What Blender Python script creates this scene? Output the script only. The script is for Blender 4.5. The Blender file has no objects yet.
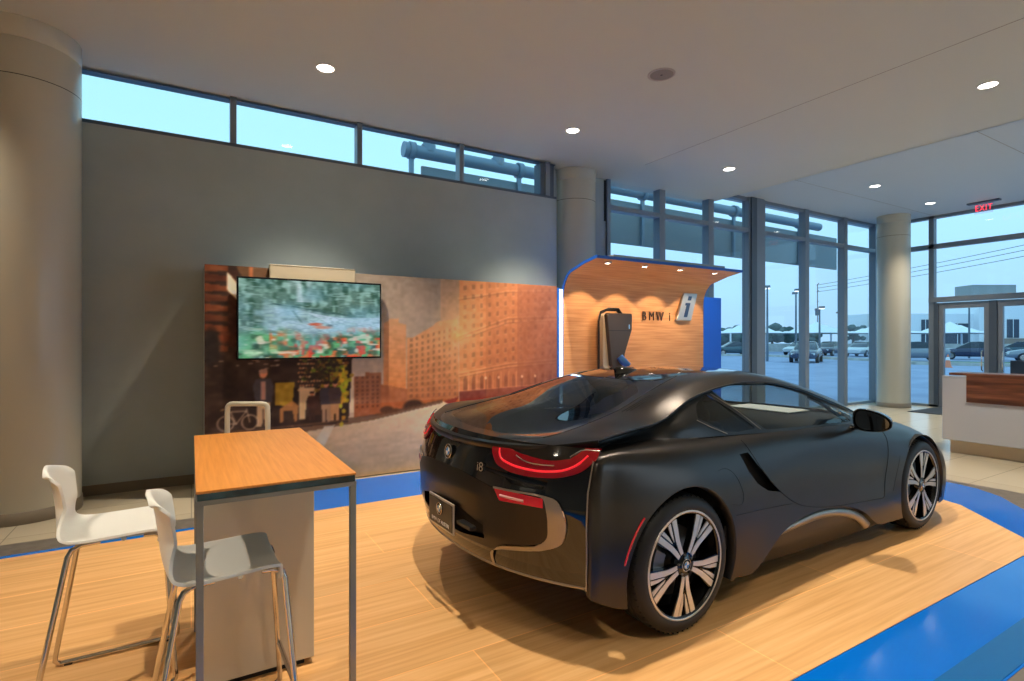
import bpy, bmesh, math, random
import numpy as np
from mathutils import Vector, Matrix
random.seed(7)
RNG = np.random.RandomState(11)
SC = bpy.context.scene
COL = SC.collection
PI = math.pi
H = 1.48

# ------------------------------------------------------------------ materials
def lin(c):
    return tuple((v/12.92 if v <= .04045 else ((v+.055)/1.055)**2.4) for v in c)
def rgb(r, g, b):
    return lin((r/255., g/255., b/255.)) + (1.,)
MATS = {}
def mat(name, col, rough=.5, metal=0., coat=0., emit=None, estr=0., spec=.5, alpha=None, trans=0.):
    if name in MATS: return MATS[name]
    m = bpy.data.materials.new(name); m.use_nodes = True
    b = m.node_tree.nodes['Principled BSDF']
    b.inputs['Base Color'].default_value = col
    b.inputs['Roughness'].default_value = rough
    b.inputs['Metallic'].default_value = metal
    b.inputs['Specular IOR Level'].default_value = spec
    b.inputs['Coat Weight'].default_value = coat
    b.inputs['Coat Roughness'].default_value = .03
    if emit is not None:
        b.inputs['Emission Color'].default_value = emit
        b.inputs['Emission Strength'].default_value = estr
    MATS[name] = m
    return m
def nodes_of(m):
    nt = m.node_tree
    return nt, nt.nodes, nt.links, nt.nodes['Principled BSDF']
def glass_mat(name, tint, refl=1.0, ior=1.5, rough=0.0):
    m = bpy.data.materials.new(name); m.use_nodes = True
    nt = m.node_tree; nt.nodes.clear()
    out = nt.nodes.new('ShaderNodeOutputMaterial')
    mix = nt.nodes.new('ShaderNodeMixShader')
    tr = nt.nodes.new('ShaderNodeBsdfTransparent'); tr.inputs[0].default_value = tint
    gl = nt.nodes.new('ShaderNodeBsdfGlossy'); gl.inputs['Roughness'].default_value = rough
    lw = nt.nodes.new('ShaderNodeLayerWeight'); lw.inputs[0].default_value = .5
    pw = nt.nodes.new('ShaderNodeMath'); pw.operation = 'POWER'; pw.inputs[1].default_value = 4.5
    nt.links.new(lw.outputs['Facing'], pw.inputs[0])
    f0 = ((ior-1)/(ior+1))**2
    mu = nt.nodes.new('ShaderNodeMath'); mu.operation = 'MULTIPLY_ADD'; mu.inputs[1].default_value = refl*(1-f0); mu.inputs[2].default_value = refl*f0
    nt.links.new(pw.outputs[0], mu.inputs[0]); nt.links.new(mu.outputs[0], mix.inputs[0])
    nt.links.new(tr.outputs[0], mix.inputs[1]); nt.links.new(gl.outputs[0], mix.inputs[2])
    nt.links.new(mix.outputs[0], out.inputs[0])
    MATS[name] = m
    return m

def grain_mat(name, cols, axis='X', stretch=14., scale=3., rough=.45, bump=0., joints=None, coat=0., jointcol=None):
    """wood grain running along axis, optional plank joints (length, width)"""
    m = mat(name, cols[0], rough, coat=coat)
    nt, N, L, b = nodes_of(m)
    tc = N.new('ShaderNodeTexCoord'); mp = N.new('ShaderNodeMapping')
    s = {'X': (1/stretch, 1, 1), 'Y': (1, 1/stretch, 1), 'Z': (1, 1, 1/stretch)}[axis]
    mp.inputs['Scale'].default_value = tuple(v*scale*6 for v in s)
    L.new(tc.outputs['Object'], mp.inputs[0])
    n1 = N.new('ShaderNodeTexNoise'); n1.inputs['Scale'].default_value = 1.; n1.inputs['Detail'].default_value = 6.
    L.new(mp.outputs[0], n1.inputs[0])
    ramp = N.new('ShaderNodeValToRGB')
    e = ramp.color_ramp.elements
    e[0].position = .32; e[0].color = cols[0]; e[1].position = .68; e[1].color = cols[-1]
    if len(cols) == 3:
        k = e.new(.5); k.color = cols[1]
    L.new(n1.outputs[0], ramp.inputs[0])
    last = ramp.outputs[0]
    if joints:
        br = N.new('ShaderNodeTexBrick')
        mp2 = N.new('ShaderNodeMapping'); L.new(tc.outputs['Object'], mp2.inputs[0])
        br.inputs['Scale'].default_value = 1.
        br.inputs['Brick Width'].default_value = joints[0]; br.inputs['Row Height'].default_value = joints[1]
        br.inputs['Mortar Size'].default_value = joints[2]; br.inputs['Mortar Smooth'].default_value = .1
        br.inputs['Color1'].default_value = (.90, .90, .90, 1); br.inputs['Color2'].default_value = (1.04, 1.04, 1.04, 1)
        br.inputs['Mortar'].default_value = jointcol or (1.25, 1.22, 1.15, 1)
        L.new(mp2.outputs[0], br.inputs['Vector'])
        mx = N.new('ShaderNodeMix'); mx.data_type = 'RGBA'; mx.blend_type = 'MULTIPLY'; mx.inputs[0].default_value = 1.
        L.new(last, mx.inputs[6]); L.new(br.outputs['Color'], mx.inputs[7]); last = mx.outputs[2]
    L.new(last, b.inputs['Base Color'])
    return m

def speckle_mat(name, c0, c1, scale, rough=.6, detail=3., coat=0., metal=0., bump=0.):
    m = mat(name, c0, rough, metal=metal, coat=coat)
    nt, N, L, b = nodes_of(m)
    tc = N.new('ShaderNodeTexCoord'); n1 = N.new('ShaderNodeTexNoise')
    n1.inputs['Scale'].default_value = scale; n1.inputs['Detail'].default_value = detail
    L.new(tc.outputs['Object'], n1.inputs[0])
    ramp = N.new('ShaderNodeValToRGB'); e = ramp.color_ramp.elements
    e[0].position = .35; e[0].color = c0; e[1].position = .65; e[1].color = c1
    L.new(n1.outputs[0], ramp.inputs[0]); L.new(ramp.outputs[0], b.inputs['Base Color'])
    if bump:
        bp = N.new('ShaderNodeBump'); bp.inputs['Strength'].default_value = bump; bp.inputs['Distance'].default_value = .01
        L.new(n1.outputs[0], bp.inputs['Height']); L.new(bp.outputs[0], b.inputs['Normal'])
    return m
def attr_mat(name, rough=.5, emission=0.):
    m = mat(name, (0, 0, 0, 1), rough)
    nt, N, L, b = nodes_of(m)
    a = N.new('ShaderNodeAttribute'); a.attribute_name = 'Col'
    if emission:
        L.new(a.outputs['Color'], b.inputs['Emission Color']); b.inputs['Emission Strength'].default_value = emission
    else:
        L.new(a.outputs['Color'], b.inputs['Base Color'])
    return m

# ------------------------------------------------------------------ mesh builder
class MB:
    def __init__(s): s.v = []; s.f = []; s.m = []; s.mats = []; s.sm = []
    def mi(s, m):
        if m not in s.mats: s.mats.append(m)
        return s.mats.index(m)
    def add(s, vs, fs, m, smooth=False, M=None):
        o = len(s.v)
        if M is not None: vs = [tuple(M @ Vector(v)) for v in vs]
        s.v += [tuple(v) for v in vs]
        k = s.mi(m)
        for f in fs: s.f.append(tuple(i+o for i in f)); s.m.append(k); s.sm.append(smooth)
        return s
    def box(s, a, b, m, M=None, bev=0.):
        x0, x1 = sorted((a[0], b[0])); y0, y1 = sorted((a[1], b[1])); z0, z1 = sorted((a[2], b[2]))
        if bev > 0:
            bm = bmesh.new(); bmesh.ops.create_cube(bm, size=1.)
            for v in bm.verts:
                v.co = Vector(((x0+x1)/2+v.co.x*(x1-x0), (y0+y1)/2+v.co.y*(y1-y0), (z0+z1)/2+v.co.z*(z1-z0)))
            bmesh.ops.bevel(bm, geom=list(bm.edges), offset=min(bev, .45*min(x1-x0, y1-y0, z1-z0)), segments=2, profile=.5, affect='EDGES')
            bm.verts.index_update()
            vs = [tuple(v.co) for v in bm.verts]; fs = [tuple(v.index for v in f.verts) for f in bm.faces]; bm.free()
            return s.add(vs, fs, m, False, M)
        vs = [(x0, y0, z0), (x1, y0, z0), (x1, y1, z0), (x0, y1, z0), (x0, y0, z1), (x1, y0, z1), (x1, y1, z1), (x0, y1, z1)]
        fs = [(0, 3, 2, 1), (4, 5, 6, 7), (0, 1, 5, 4), (1, 2, 6, 5), (2, 3, 7, 6), (3, 0, 4, 7)]
        return s.add(vs, fs, m, False, M)
    def tube(s, pts, r, m, n=10, closed=False, M=None, caps=True, flat=None):
        P = [Vector(p) for p in pts]; R = r if isinstance(r, (list, tuple)) else [r]*len(P)
        vs = []; fs = []; nrm = None; K = len(P)
        for i, p in enumerate(P):
            if closed: t = (P[(i+1) % K]-P[i-1])
            else: t = (P[min(i+1, K-1)]-P[max(i-1, 0)])
            t = t.normalized() if t.length > 1e-9 else Vector((0, 0, 1))
            if nrm is None:
                nrm = t.cross(Vector((0, 0, 1)))
                if nrm.length < .05: nrm = t.cross(Vector((0, 1, 0)))
            nrm = (nrm - t*nrm.dot(t)).normalized(); bn = t.cross(nrm)
            for k in range(n):
                a = 2*PI*k/n
                vs.append(tuple(p+(nrm*math.cos(a)+bn*math.sin(a)*(flat or 1.))*R[i]))
        for i in range(K if closed else K-1):
            a = i*n; b = ((i+1) % K)*n
            for k in range(n): fs.append((a+k, a+(k+1) % n, b+(k+1) % n, b+k))
        s.add(vs, fs, m, True, M)
        if caps and not closed:
            s.add(vs[:n], [tuple(range(n))[::-1]], m, False, M); s.add(vs[-n:], [tuple(range(n))], m, False, M)
        return s
    def lathe(s, prof, m, n=32, M=None, smooth=True, closed=False):
        """prof: list of (r, z) around Z"""
        vs = []; fs = []
        for r, z in prof:
            for k in range(n):
                a = 2*PI*k/n; vs.append((r*math.cos(a), r*math.sin(a), z))
        K = len(prof)
        for i in range(K if closed else K-1):
            j = (i+1) % K
            for k in range(n): fs.append((i*n+k, i*n+(k+1) % n, j*n+(k+1) % n, j*n+k))
        return s.add(vs, fs, m, smooth, M)
    def disc(s, c, r, m, n=32, M=None):
        vs = [(c[0]+r*math.cos(2*PI*k/n), c[1]+r*math.sin(2*PI*k/n), c[2]) for k in range(n)]
        return s.add(vs, [tuple(range(n))], m, False, M)
    def prism(s, poly, d0, d1, m, M=None, ax='z'):
        """extrude 2-D polygon from d0 to d1 along ax"""
        def P(p, d):
            return {'z': (p[0], p[1], d), 'y': (p[0], d, p[1]), 'x': (d, p[0], p[1])}[ax]
        n = len(poly); vs = [P(p, d0) for p in poly]+[P(p, d1) for p in poly]
        fs = [tuple(range(n))[::-1], tuple(range(n, 2*n))]+[(k, (k+1) % n, n+(k+1) % n, n+k) for k in range(n)]
        return s.add(vs, fs, m, False, M)
    def grid(s, P, m, smooth=True, flip=False, M=None):
        a, b = len(P), len(P[0]); vs = [tuple(p) for r in P for p in r]; fs = []
        for i in range(a-1):
            for j in range(b-1):
                f = (i*b+j, i*b+j+1, (i+1)*b+j+1, (i+1)*b+j)
                fs.append(f[::-1] if flip else f)
        return s.add(vs, fs, m, smooth, M)
    def build(s, name, parent=None, recalc=True, loc=None):
        me = bpy.data.meshes.new(name); me.from_pydata(s.v, [], s.f)
        for m in s.mats: me.materials.append(m)
        me.polygons.foreach_set('material_index', s.m); me.polygons.foreach_set('use_smooth', s.sm)
        if recalc:
            bm = bmesh.new(); bm.from_mesh(me); bmesh.ops.recalc_face_normals(bm, faces=bm.faces); bm.to_mesh(me); bm.free()
        me.update()
        o = bpy.data.objects.new(name, me); COL.objects.link(o)
        if parent: o.parent = parent
        if loc: o.location = loc
        return o
def tag(o, label=None, cat=None, group=None, kind=None):
    if label: o['label'] = label
    if cat: o['category'] = cat
    if group: o['group'] = group
    if kind: o['kind'] = kind
    return o
def empty(name, loc=(0, 0, 0), rz=0., label=None, cat=None, group=None, kind=None, scale=1.):
    o = bpy.data.objects.new(name, None); COL.objects.link(o); o.empty_display_size = .1
    o.location = loc; o.rotation_euler = (0, 0, rz); o.scale = (scale,)*3
    return tag(o, label, cat, group, kind)
def struct(mb, name, parent=None):
    o = mb.build(name, parent)
    if not parent: o['kind'] = 'structure'
    return o
def copy_tree(o, parent=None):
    c = o.copy(); COL.objects.link(c); c.parent = parent
    for ch in list(o.children): copy_tree(ch, c)
    return c
def arc(cx, cy, r, a0, a1, n):
    return [(cx+r*math.cos(a0+(a1-a0)*i/n), cy+r*math.sin(a0+(a1-a0)*i/n)) for i in range(n+1)]

# ------------------------------------------------------------------ palette
WALL = speckle_mat('wall_paint', rgb(156, 166, 167), rgb(161, 171, 172), 3., .7)
CEIL = mat('ceiling_paint', rgb(200, 200, 190), .6)
CEIL2 = mat('ceiling_paint_far', rgb(192, 202, 210), .6)
COLM = mat('column_paint', rgb(186, 182, 166), .25)
BASEB = mat('baseboard_paint', rgb(120, 108, 90), .5)
FRAME = mat('window_frame_metal', rgb(128, 136, 146), .45, metal=.3)
FRAMED = mat('window_frame_dark', rgb(84, 94, 106), .45, metal=.3)
DARK = mat('dark_gap', rgb(14, 14, 15), .6)
WGLASS = glass_mat('window_glass', (.97, .985, 1., 1), .55)
WHITE = mat('white_lacquer', rgb(208, 198, 180), .35)
BLUEF = mat('blue_floor', rgb(0, 104, 206), .12, spec=.35)
BLUEF2 = mat('blue_floor_edge', rgb(0, 92, 160), .25)
GREYF = speckle_mat('grey_floor', rgb(98, 92, 84), rgb(112, 105, 96), 14., .5)
CHROME = mat('chrome', rgb(205, 200, 195), .12, metal=1.)
PLAST = mat('stool_plastic', rgb(222, 222, 216), .32)
STEEL = mat('grey_steel', rgb(140, 140, 138), .35, metal=.6)
BLUEE = mat('blue_edge', rgb(20, 90, 190), .4)
BLUEP = mat('blue_panel', rgb(0, 78, 190), .4)
WOODF = grain_mat('wood_floor', [rgb(214, 160, 98), rgb(226, 174, 112), rgb(234, 186, 126)], 'X', 26., 6., .42, joints=(2.3, .46, .0035))
WOODT = grain_mat('table_wood', [rgb(204, 128, 54), rgb(214, 140, 62), rgb(222, 150, 72)], 'Y', 22., 13., .33)
WOODP = grain_mat('pod_wood', [rgb(204, 142, 90), rgb(218, 158, 104), rgb(228, 172, 120)], 'X', 22., 7., .5)
WALNUT = grain_mat('walnut', [rgb(66, 36, 24), rgb(104, 62, 42), rgb(138, 88, 60)], 'Y', 14., 3.4, .4)
ASPH = speckle_mat('asphalt', rgb(138, 152, 182), rgb(154, 168, 196), .6, .85)
CONC = speckle_mat('concrete', rgb(176, 176, 170), rgb(196, 196, 190), 2., .85)

# tile floor
TILE = mat('beige_tile', rgb(190, 176, 152), .22)
nt, N, L, b = nodes_of(TILE)
tc = N.new('ShaderNodeTexCoord'); br = N.new('ShaderNodeTexBrick'); br.offset = 0.
br.inputs['Scale'].default_value = 1.; br.inputs['Brick Width'].default_value = 1.2; br.inputs['Row Height'].default_value = .6
br.inputs['Mortar Size'].default_value = .004
br.inputs['Color1'].default_value = rgb(186, 174, 150); br.inputs['Color2'].default_value = rgb(194, 182, 158); br.inputs['Mortar'].default_value = rgb(150, 140, 122)
L.new(tc.outputs['Object'], br.inputs['Vector']); L.new(br.outputs['Color'], b.inputs['Base Color'])

# ------------------------------------------------------------------ camera
cam = bpy.data.cameras.new('camera'); camo = bpy.data.objects.new('camera', cam); COL.objects.link(camo)
cam.sensor_width = 36.; cam.lens = 540./1024.*36.; cam.clip_start = .05; cam.clip_end = 800.
camo.location = (0, 0, H); camo.rotation_euler = (math.radians(90), 0, math.radians(-30.7))
cam.shift_y = .5/1024.
SC.camera = camo
SC.view_settings.view_transform = 'Standard'; SC.view_settings.look = 'None'
SC.view_settings.gamma = 1.; SC.view_settings.use_curve_mapping = False
SC.view_settings.exposure = 0.

# ------------------------------------------------------------------ world sky (dusk, overcast)
w = bpy.data.worlds.new('dusk_sky'); SC.world = w; w.use_nodes = True
nt = w.node_tree; nt.nodes.clear()
out = nt.nodes.new('ShaderNodeOutputWorld'); bg = nt.nodes.new('ShaderNodeBackground')
tc = nt.nodes.new('ShaderNodeTexCoord'); sp = nt.nodes.new('ShaderNodeSeparateXYZ')
nt.links.new(tc.outputs['Generated'], sp.inputs[0])
mp = nt.nodes.new('ShaderNodeMapping'); mp.inputs['Scale'].default_value = (1.2, 1.2, 7.)
nt.links.new(tc.outputs['Generated'], mp.inputs[0])
nz = nt.nodes.new('ShaderNodeTexNoise'); nz.inputs['Scale'].default_value = 2.2; nz.inputs['Detail'].default_value = 5.
nt.links.new(mp.outputs[0], nz.inputs[0])
ma = nt.nodes.new('ShaderNodeMath'); ma.operation = 'MULTIPLY_ADD'; ma.inputs[1].default_value = .16; ma.inputs[2].default_value = -.08
nt.links.new(nz.outputs[0], ma.inputs[0])
ad = nt.nodes.new('ShaderNodeMath'); ad.operation = 'ADD'
nt.links.new(sp.outputs['Z'], ad.inputs[0]); nt.links.new(ma.outputs[0], ad.inputs[1])
ramp = nt.nodes.new('ShaderNodeValToRGB'); nt.links.new(ad.outputs[0], ramp.inputs[0])
cr = ramp.color_ramp; cr.elements[0].position = 0.; cr.elements[0].color = rgb(150, 190, 222)
cr.elements[1].position = .14; cr.elements[1].color = rgb(158, 208, 238)
e = cr.elements.new(.27); e.color = rgb(162, 218, 242)
e = cr.elements.new(.36); e.color = rgb(160, 216, 234)
e = cr.elements.new(.8); e.color = rgb(160, 215, 245)
nt.links.new(ramp.outputs[0], bg.inputs[0]); bg.inputs[1].default_value = 1.5
nt.links.new(bg.outputs[0], out.inputs[0])

# ------------------------------------------------------------------ room shell
CH, CH2 = 4.10, 4.30           # ceilings
XL, XR = -4.2, 14.45            # room extents
YB = 6.5                       # back wall
YG = 6.8                       # glass wall
YF = -6.0
XS = 8.44                      # soffit step

m = MB(); m.box((XL, YF, -.12), (XR+.25, YG+.3, 0), TILE); struct(m, 'floor')
# floor inlays: thin vinyl sheets laid on the slab
def sheet(name, poly, z, mt, lab, cat):
    mb = MB(); mb.prism(poly, z-.003 if z > .004 else .0002, z, mt); o = mb.build(name); tag(o, kind='structure'); return o
corner = arc(6.05, 2.55, 1.1, math.radians(-20), math.radians(-90), 1)
grey_out = [(-4.19, .5), (6.93, .5), (6.93, 5.95), (4.30, 5.95), (4.30, 5.8), (.1, 5.8), (.1, 5.24), (-4.19, 5.24)]
sheet('trim_1', grey_out, .003, GREYF, '', '')
blue_out = [(-4.19, .92), (4.9, .92), (5.35, 1.0), (5.8, 1.28), (6.29, 1.80), (6.60, 2.04), (6.76, 2.28), (6.82, 2.6), (6.82, 4.6), (6.82, 5.79), (.1, 5.79), (.1, 4.96), (-4.19, 4.96)]
sheet('trim_2', blue_out, .006, BLUEF, '', '')
sheet('trim_3', [(-4.18, .93), (4.88, .93), (5.3, 1.02), (5.2, 1.08), (-4.18, 1.08)], .0085, BLUEF2, '', '')
wood_poly = [(-4.18, 1.394), (5.2, 1.394), (5.35, 1.525), (5.93, 2.11), (5.99, 2.27), (6.02, 2.6), (6.02, 4.885), (-4.18, 4.885)]
sheet('trim_4', wood_poly, .011, WOODF, '', '')
GZ = .011

m = MB(); m.box((XL, YF, CH), (4.62, YB+.16, CH+.25), CEIL); m.box((4.62, YF, CH), (XS, YG+.2, CH+.25), CEIL)
m.box((XS-.02, YF, CH), (XS, YG, CH2), CEIL); struct(m, 'ceiling')
m = MB(); m.box((XS, YF, CH2), (XR+.3, YG+.3, CH2+.15), CEIL2); struct(m, 'ceiling_far')
# ceiling joints
m = MB(); m.box((5.80, YF+.1, CH-.0015), (5.806, YG-.9, CH), BASEB); m.box((-1.46, YF+.1, CH-.0015), (-1.455, 5.7, CH), BASEB); struct(m, 'trim_5')
m = MB(); m.box((XS+.05, 3.05, CH2-.0015), (XR-.05, 3.056, CH2), BASEB); m.box((XS+.05, 5.6, CH2-.0015), (XR-.05, 5.606, CH2), BASEB); struct(m, 'trim_6')

# back wall with clerestory strip window
WT = 3.565
m = MB(); m.box((XL, YB, 0), (4.62, YB+.22, WT), WALL); m.box((XL, YB, WT), (-.93, YB+.22, CH), WALL); struct(m, 'wall_back')
m = MB(); m.box((XL, YB-.012, 0), (.05, YB, .10), BASEB); struct(m, 'baseboard_back')
m = MB(); m.box((XL-.2, YF, 0), (XL, YG+.2, CH), WALL); struct(m, 'wall_left')
m = MB(); m.box((XL, YF-.2, 0), (XR+.3, YF, .3), WALL); m.box((XL, YF-.2, .3), (7.8, YF, 3.7), WALL); m.box((XL, YF-.2, 3.7), (XR+.3, YF, CH2), WALL)  # unseen front wall, left open at the right to let in fill light
for x in (7.8, 10.8, 13.8): m.box((x, YF-.2, .3), (x+.25, YF, 3.7), FRAME)
struct(m, 'wall_front')
lg = bpy.data.lights.new('front_fill_light', 'AREA'); lg.shape = 'RECTANGLE'; lg.size = 6.; lg.size_y = 3.2; lg.energy = 90.; lg.color = (.86, .93, 1.)  # added area lamp outside the unseen front openings, for fill
lo_ = bpy.data.objects.new('front_fill_light', lg); COL.objects.link(lo_); lo_.location = (11., YF-.4, 2.0); lo_.rotation_euler = (math.radians(90), 0, 0)
w1 = empty('window_1', (0, 0, 0), kind='structure')
m = MB()
m.box((-.93, YB, WT), (4.62, YB+.16, WT+.035), FRAMED); m.box((-.93, YB+.02, CH-.028), (4.62, YB+.14, CH-.022), FRAMED)
for x in (.388, 1.738, 3.088): m.box((x-.03, YB+.005, WT+.035), (x+.03, YB+.14, CH), FRAME)
m.box((4.36, YB+.04, WT+.035), (4.60, YB+.2, CH-.03), FRAMED); m.box((4.44, YB+.02, WT+.035), (4.52, YB+.2, CH), FRAME)
m.build('window_frame', w1)
m = MB(); m.box((-.93, YB+.07, WT+.035), (4.4, YB+.078, CH), WGLASS); m.build('pane', w1)
# column drums
def column(x, y, r, h, lab):
    o = empty('column', (x, y, 0), kind='structure')
    mb = MB(); mb.lathe([(r, .001), (r, h-.18)], COLM, 64); mb.lathe([(r, h-.18), (r-.006, h-.178), (r-.006, h-.172), (r, h-.17), (r, h)], COLM, 64)
    mb.build('column_shaft', o)
    mb = MB(); mb.lathe([(r+.008, .001), (r+.008, .1), (r, .102)], BASEB, 64); mb.build('column_base', o)
    mb = MB(); mb.lathe([(r+.001, h-.48), (r+.001, h-.474)], DARK, 64); mb.build('column_joint', o)
    return o
column(-1.22, 6.12, .375, CH, ''); column(5.14, 6.76, .335, CH, ''); column(13.66, 6.10, .318, CH2, '')

# glass wall behind the car
m = MB(); m.box((4.62, YG-.05, 0), (5.80, YG+.1, CH), WALL); m.box((5.735, YG-.055, 3.42), (5.80, YG-.05, CH-.02), DARK); struct(m, 'wall_back_pier')
xs = [5.84, 6.98, 8.255, 9.46]
def bay(n, x0, x1, top, jl=.07, jr=.07):
    o = empty('window_%d' % n, (0, 0, 0), kind='structure')
    mb = MB()
    mb.box((x0-jl/2, YG-.09, 0), (x0+jl/2, YG+.06, top), FRAME); mb.box((x1-jr/2, YG-.09, 0), (x1+jr/2, YG+.06, top), FRAME)
    mb.box((x0, YG-.06, 0), (x1, YG+.05, .05), FRAME); mb.box((x0, YG-.06, top-.06), (x1, YG+.05, top), FRAME)
    mb.box((x0, YG-.085, 3.61), (x1, YG+.05, 3.69), FRAME)
    mb.build('window_frame', o)
    g = MB(); g.box((x0+jl/2, YG, .05), (x1-jr/2, YG+.008, 3.61), WGLASS); g.box((x0+jl/2, YG, 3.69), (x1-jr/2, YG+.008, top-.06), WGLASS)
    g.build('pane', o)
bay(2, 5.81, 6.98, CH+.18); bay(3, 7.05, 8.24, CH+.18); bay(4, 8.31, 9.40, CH2)
m = MB(); m.box((9.42, YG-.12, 0), (9.58, YG+.05, CH2), FRAMED); m.box((9.58, YG-.12, 0), (9.80, YG+.05, CH2), FRAME); struct(m, 'trim_7')
bay(5, 9.85, 11.30, CH2); bay(6, 11.37, 12.82, CH2); bay(7, 12.89, 14.2, CH2)
# glass wall on the right with the door
GX = 14.45
o = empty('window_8', kind='structure'); m = MB()
def fb(mb, y0, y1, z0, z1, mt=FRAME, d0=-.08, d1=.06): mb.box((GX+d0, y0, z0), (GX+d1, y1, z1), mt)
for y in (6.74, 5.655): fb(m, y-.05, y+.05, 0, CH2)
fb(m, YF, 6.7, CH2-.06, CH2); fb(m, YF, 6.7, 3.56, 3.66); fb(m, 5.3, 6.7, 0, .05)
for y in (3.3, 1.2, -1., -3.2, -5.4): fb(m, y-.05, y+.05, 0 if y < 3 else 2.42, CH2)
fb(m, YF, 3.3, 0, .05)
fb(m, 3.3, 5.7, 2.35, 2.46, FRAME, -.1, .08)
m.build('window_frame', o)
m = MB(); m.box((GX, YF, 2.45), (GX+.008, 6.7, 3.56), WGLASS); m.box((GX, YF, 3.66), (GX+.008, 6.7, CH2-.06), WGLASS)
m.box((GX, 5.7, .05), (GX+.008, 6.7, 2.45), WGLASS); m.box((GX, YF, .05), (GX+.008, 3.35, 2.45), WGLASS); m.build('pane', o)
def door(n, y0, y1, hy):
    o = empty('door_%d' % n, kind='structure'); mb = MB()
    fb(mb, y0, y0+.09, .01, 2.33, FRAME, -.05, .03); fb(mb, y1-.09, y1, .01, 2.33, FRAME, -.05, .03)
    fb(mb, y0+.09, y1-.09, .01, .2, FRAME, -.05, .03); fb(mb, y0+.09, y1-.09, 2.2, 2.33, FRAME, -.05, .03)
    mb.build('door_frame', o)
    g = MB(); g.box((GX, y0+.09, .2), (GX+.008, y1-.09, 2.2), WGLASS); g.build('pane', o)
    h = MB(); h.tube([(GX-.06, hy, .85), (GX-.11, hy, .88), (GX-.11, hy, 1.25), (GX-.06, hy, 1.28)], .013, CHROME); h.build('door_handle', o)
door(1, 4.63, 5.52, 4.74); door(2, 3.55, 4.50, 4.40)
m = MB(); fb(m, 5.52, 5.61, 0, 2.33, FRAMED); fb(m, 4.50, 4.63, 0, 2.33, FRAMED); fb(m, 3.35, 3.55, 0, 2.33, FRAMED); struct(m, 'trim_8')
m = MB(); m.box((12.9, 3.6, .0005), (14.3, 5.5, .012), speckle_mat('mat_fabric', rgb(40, 44, 50), rgb(60, 64, 70), 60., .9), bev=.004)
tag(m.build('entrance_mat'), 'dark grey entrance mat on the tiles inside the glass doors', 'mat')

# ------------------------------------------------------------------ ceiling fixtures
LAMP = mat('lamp_glow', (1, .93, .82, 1), .5, emit=(1, .93, .83, 1), estr=14.)
def spot_light(name, loc, energy, angle=120., blend=.6, col=(1, .86, .70), rad=.05, tgt=None, parent=None):
    l = bpy.data.lights.new(name, 'SPOT'); l.energy = energy; l.spot_size = math.radians(angle); l.spot_blend = blend
    l.color = col; l.shadow_soft_size = rad
    o = bpy.data.objects.new(name, l); COL.objects.link(o); o.location = loc
    if tgt:
        d = Vector(tgt)-Vector(loc); o.rotation_euler = d.to_track_quat('-Z', 'Y').to_euler()
    if parent: o.parent = parent
    return o
def downlight_mesh():
    a = MB(); a.lathe([(.092, .0), (.092, -.004), (.078, -.006), (.075, 0.002)], mat('trim_white', rgb(225, 220, 212), .4), 40)
    b = MB(); b.disc((0, 0, -.003), .076, LAMP, 40)
    return a, b
ta, tb = downlight_mesh()
proto = empty('ceiling_downlight', (0, 0, 0), label='x', cat='ceiling light', group='recessed round ceiling downlights')
ta.build('trim_ring', proto); tb.build('lens', proto)
DL = [((1.107, 5.37), 'leftmost large round ceiling downlight, above the television'),
      ((4.079, 5.39), 'round ceiling downlight in front of the middle column'),
      ((7.04, 5.385), 'round ceiling downlight above the canopy of the wood display wall'),
      ((7.01, 2.265), 'round ceiling downlight nearest the right edge, before the ceiling step')]
first = True
for (x, y), lab in DL:
    o = proto if first else copy_tree(proto); first = False
    o.location = (x, y, CH-.0005); o['label'] = lab
o = copy_tree(proto); o.location = (10.7, 5.08, CH2-.0005); o['label'] = 'small far ceiling downlight before the glass wall, left of the exit sign'
o = copy_tree(proto); o.location = (13.0, 5.13, CH2-.0005); o['label'] = 'farthest ceiling downlight between the far column and the exit sign'
WARM = (1., .87, .70)
DLK = 6.2
for (x, y), e in {(1.107, 5.37): 95, (4.079, 5.39): 150, (7.04, 5.385): 120, (7.01, 2.265): 95, (4.04, 2.27): 70, (1.1, 2.27): 80, (-1.87, 5.38): 30, (-1.87, 2.27): 75,
                  (1.1, -.85): 90, (4.04, -.85): 45, (7.0, -.85): 45, (-1.87, -.85): 35, (1.1, -3.9): 40, (4.04, -3.9): 40, (7.0, -3.9): 40}.items():
    spot_light('downlight_beam', (x, y, CH-.02), e*DLK, 80. if y > 5 else 100., 1., WARM, .05)
for x, y in ((10.7, 5.08), (13.0, 5.13), (10.7, 1.9), (13., 1.9)): spot_light('downlight_beam', (x, y, CH2-.02), 340, 95., .9, WARM, .05)
# speaker
o = empty('ceiling_speaker', (3.974, 3.814, CH), label='round grey loudspeaker grille flush in the ceiling', cat='speaker')
m = MB(); m.lathe([(.135, 0), (.135, -.005), (.112, -.006), (.11, 0)], mat('speaker_ring', rgb(176, 166, 158), .5), 48); m.build('trim_ring', o)
GRILLE = speckle_mat('speaker_grille', rgb(128, 117, 110), rgb(146, 134, 126), 220., .6)
m = MB(); m.lathe([(.111, -.004), (.03, -.007), (.001, -.007)], GRILLE, 48); m.lathe([(.012, -.0075), (.001, -.009)], DARK, 12); m.build('grille', o)

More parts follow.
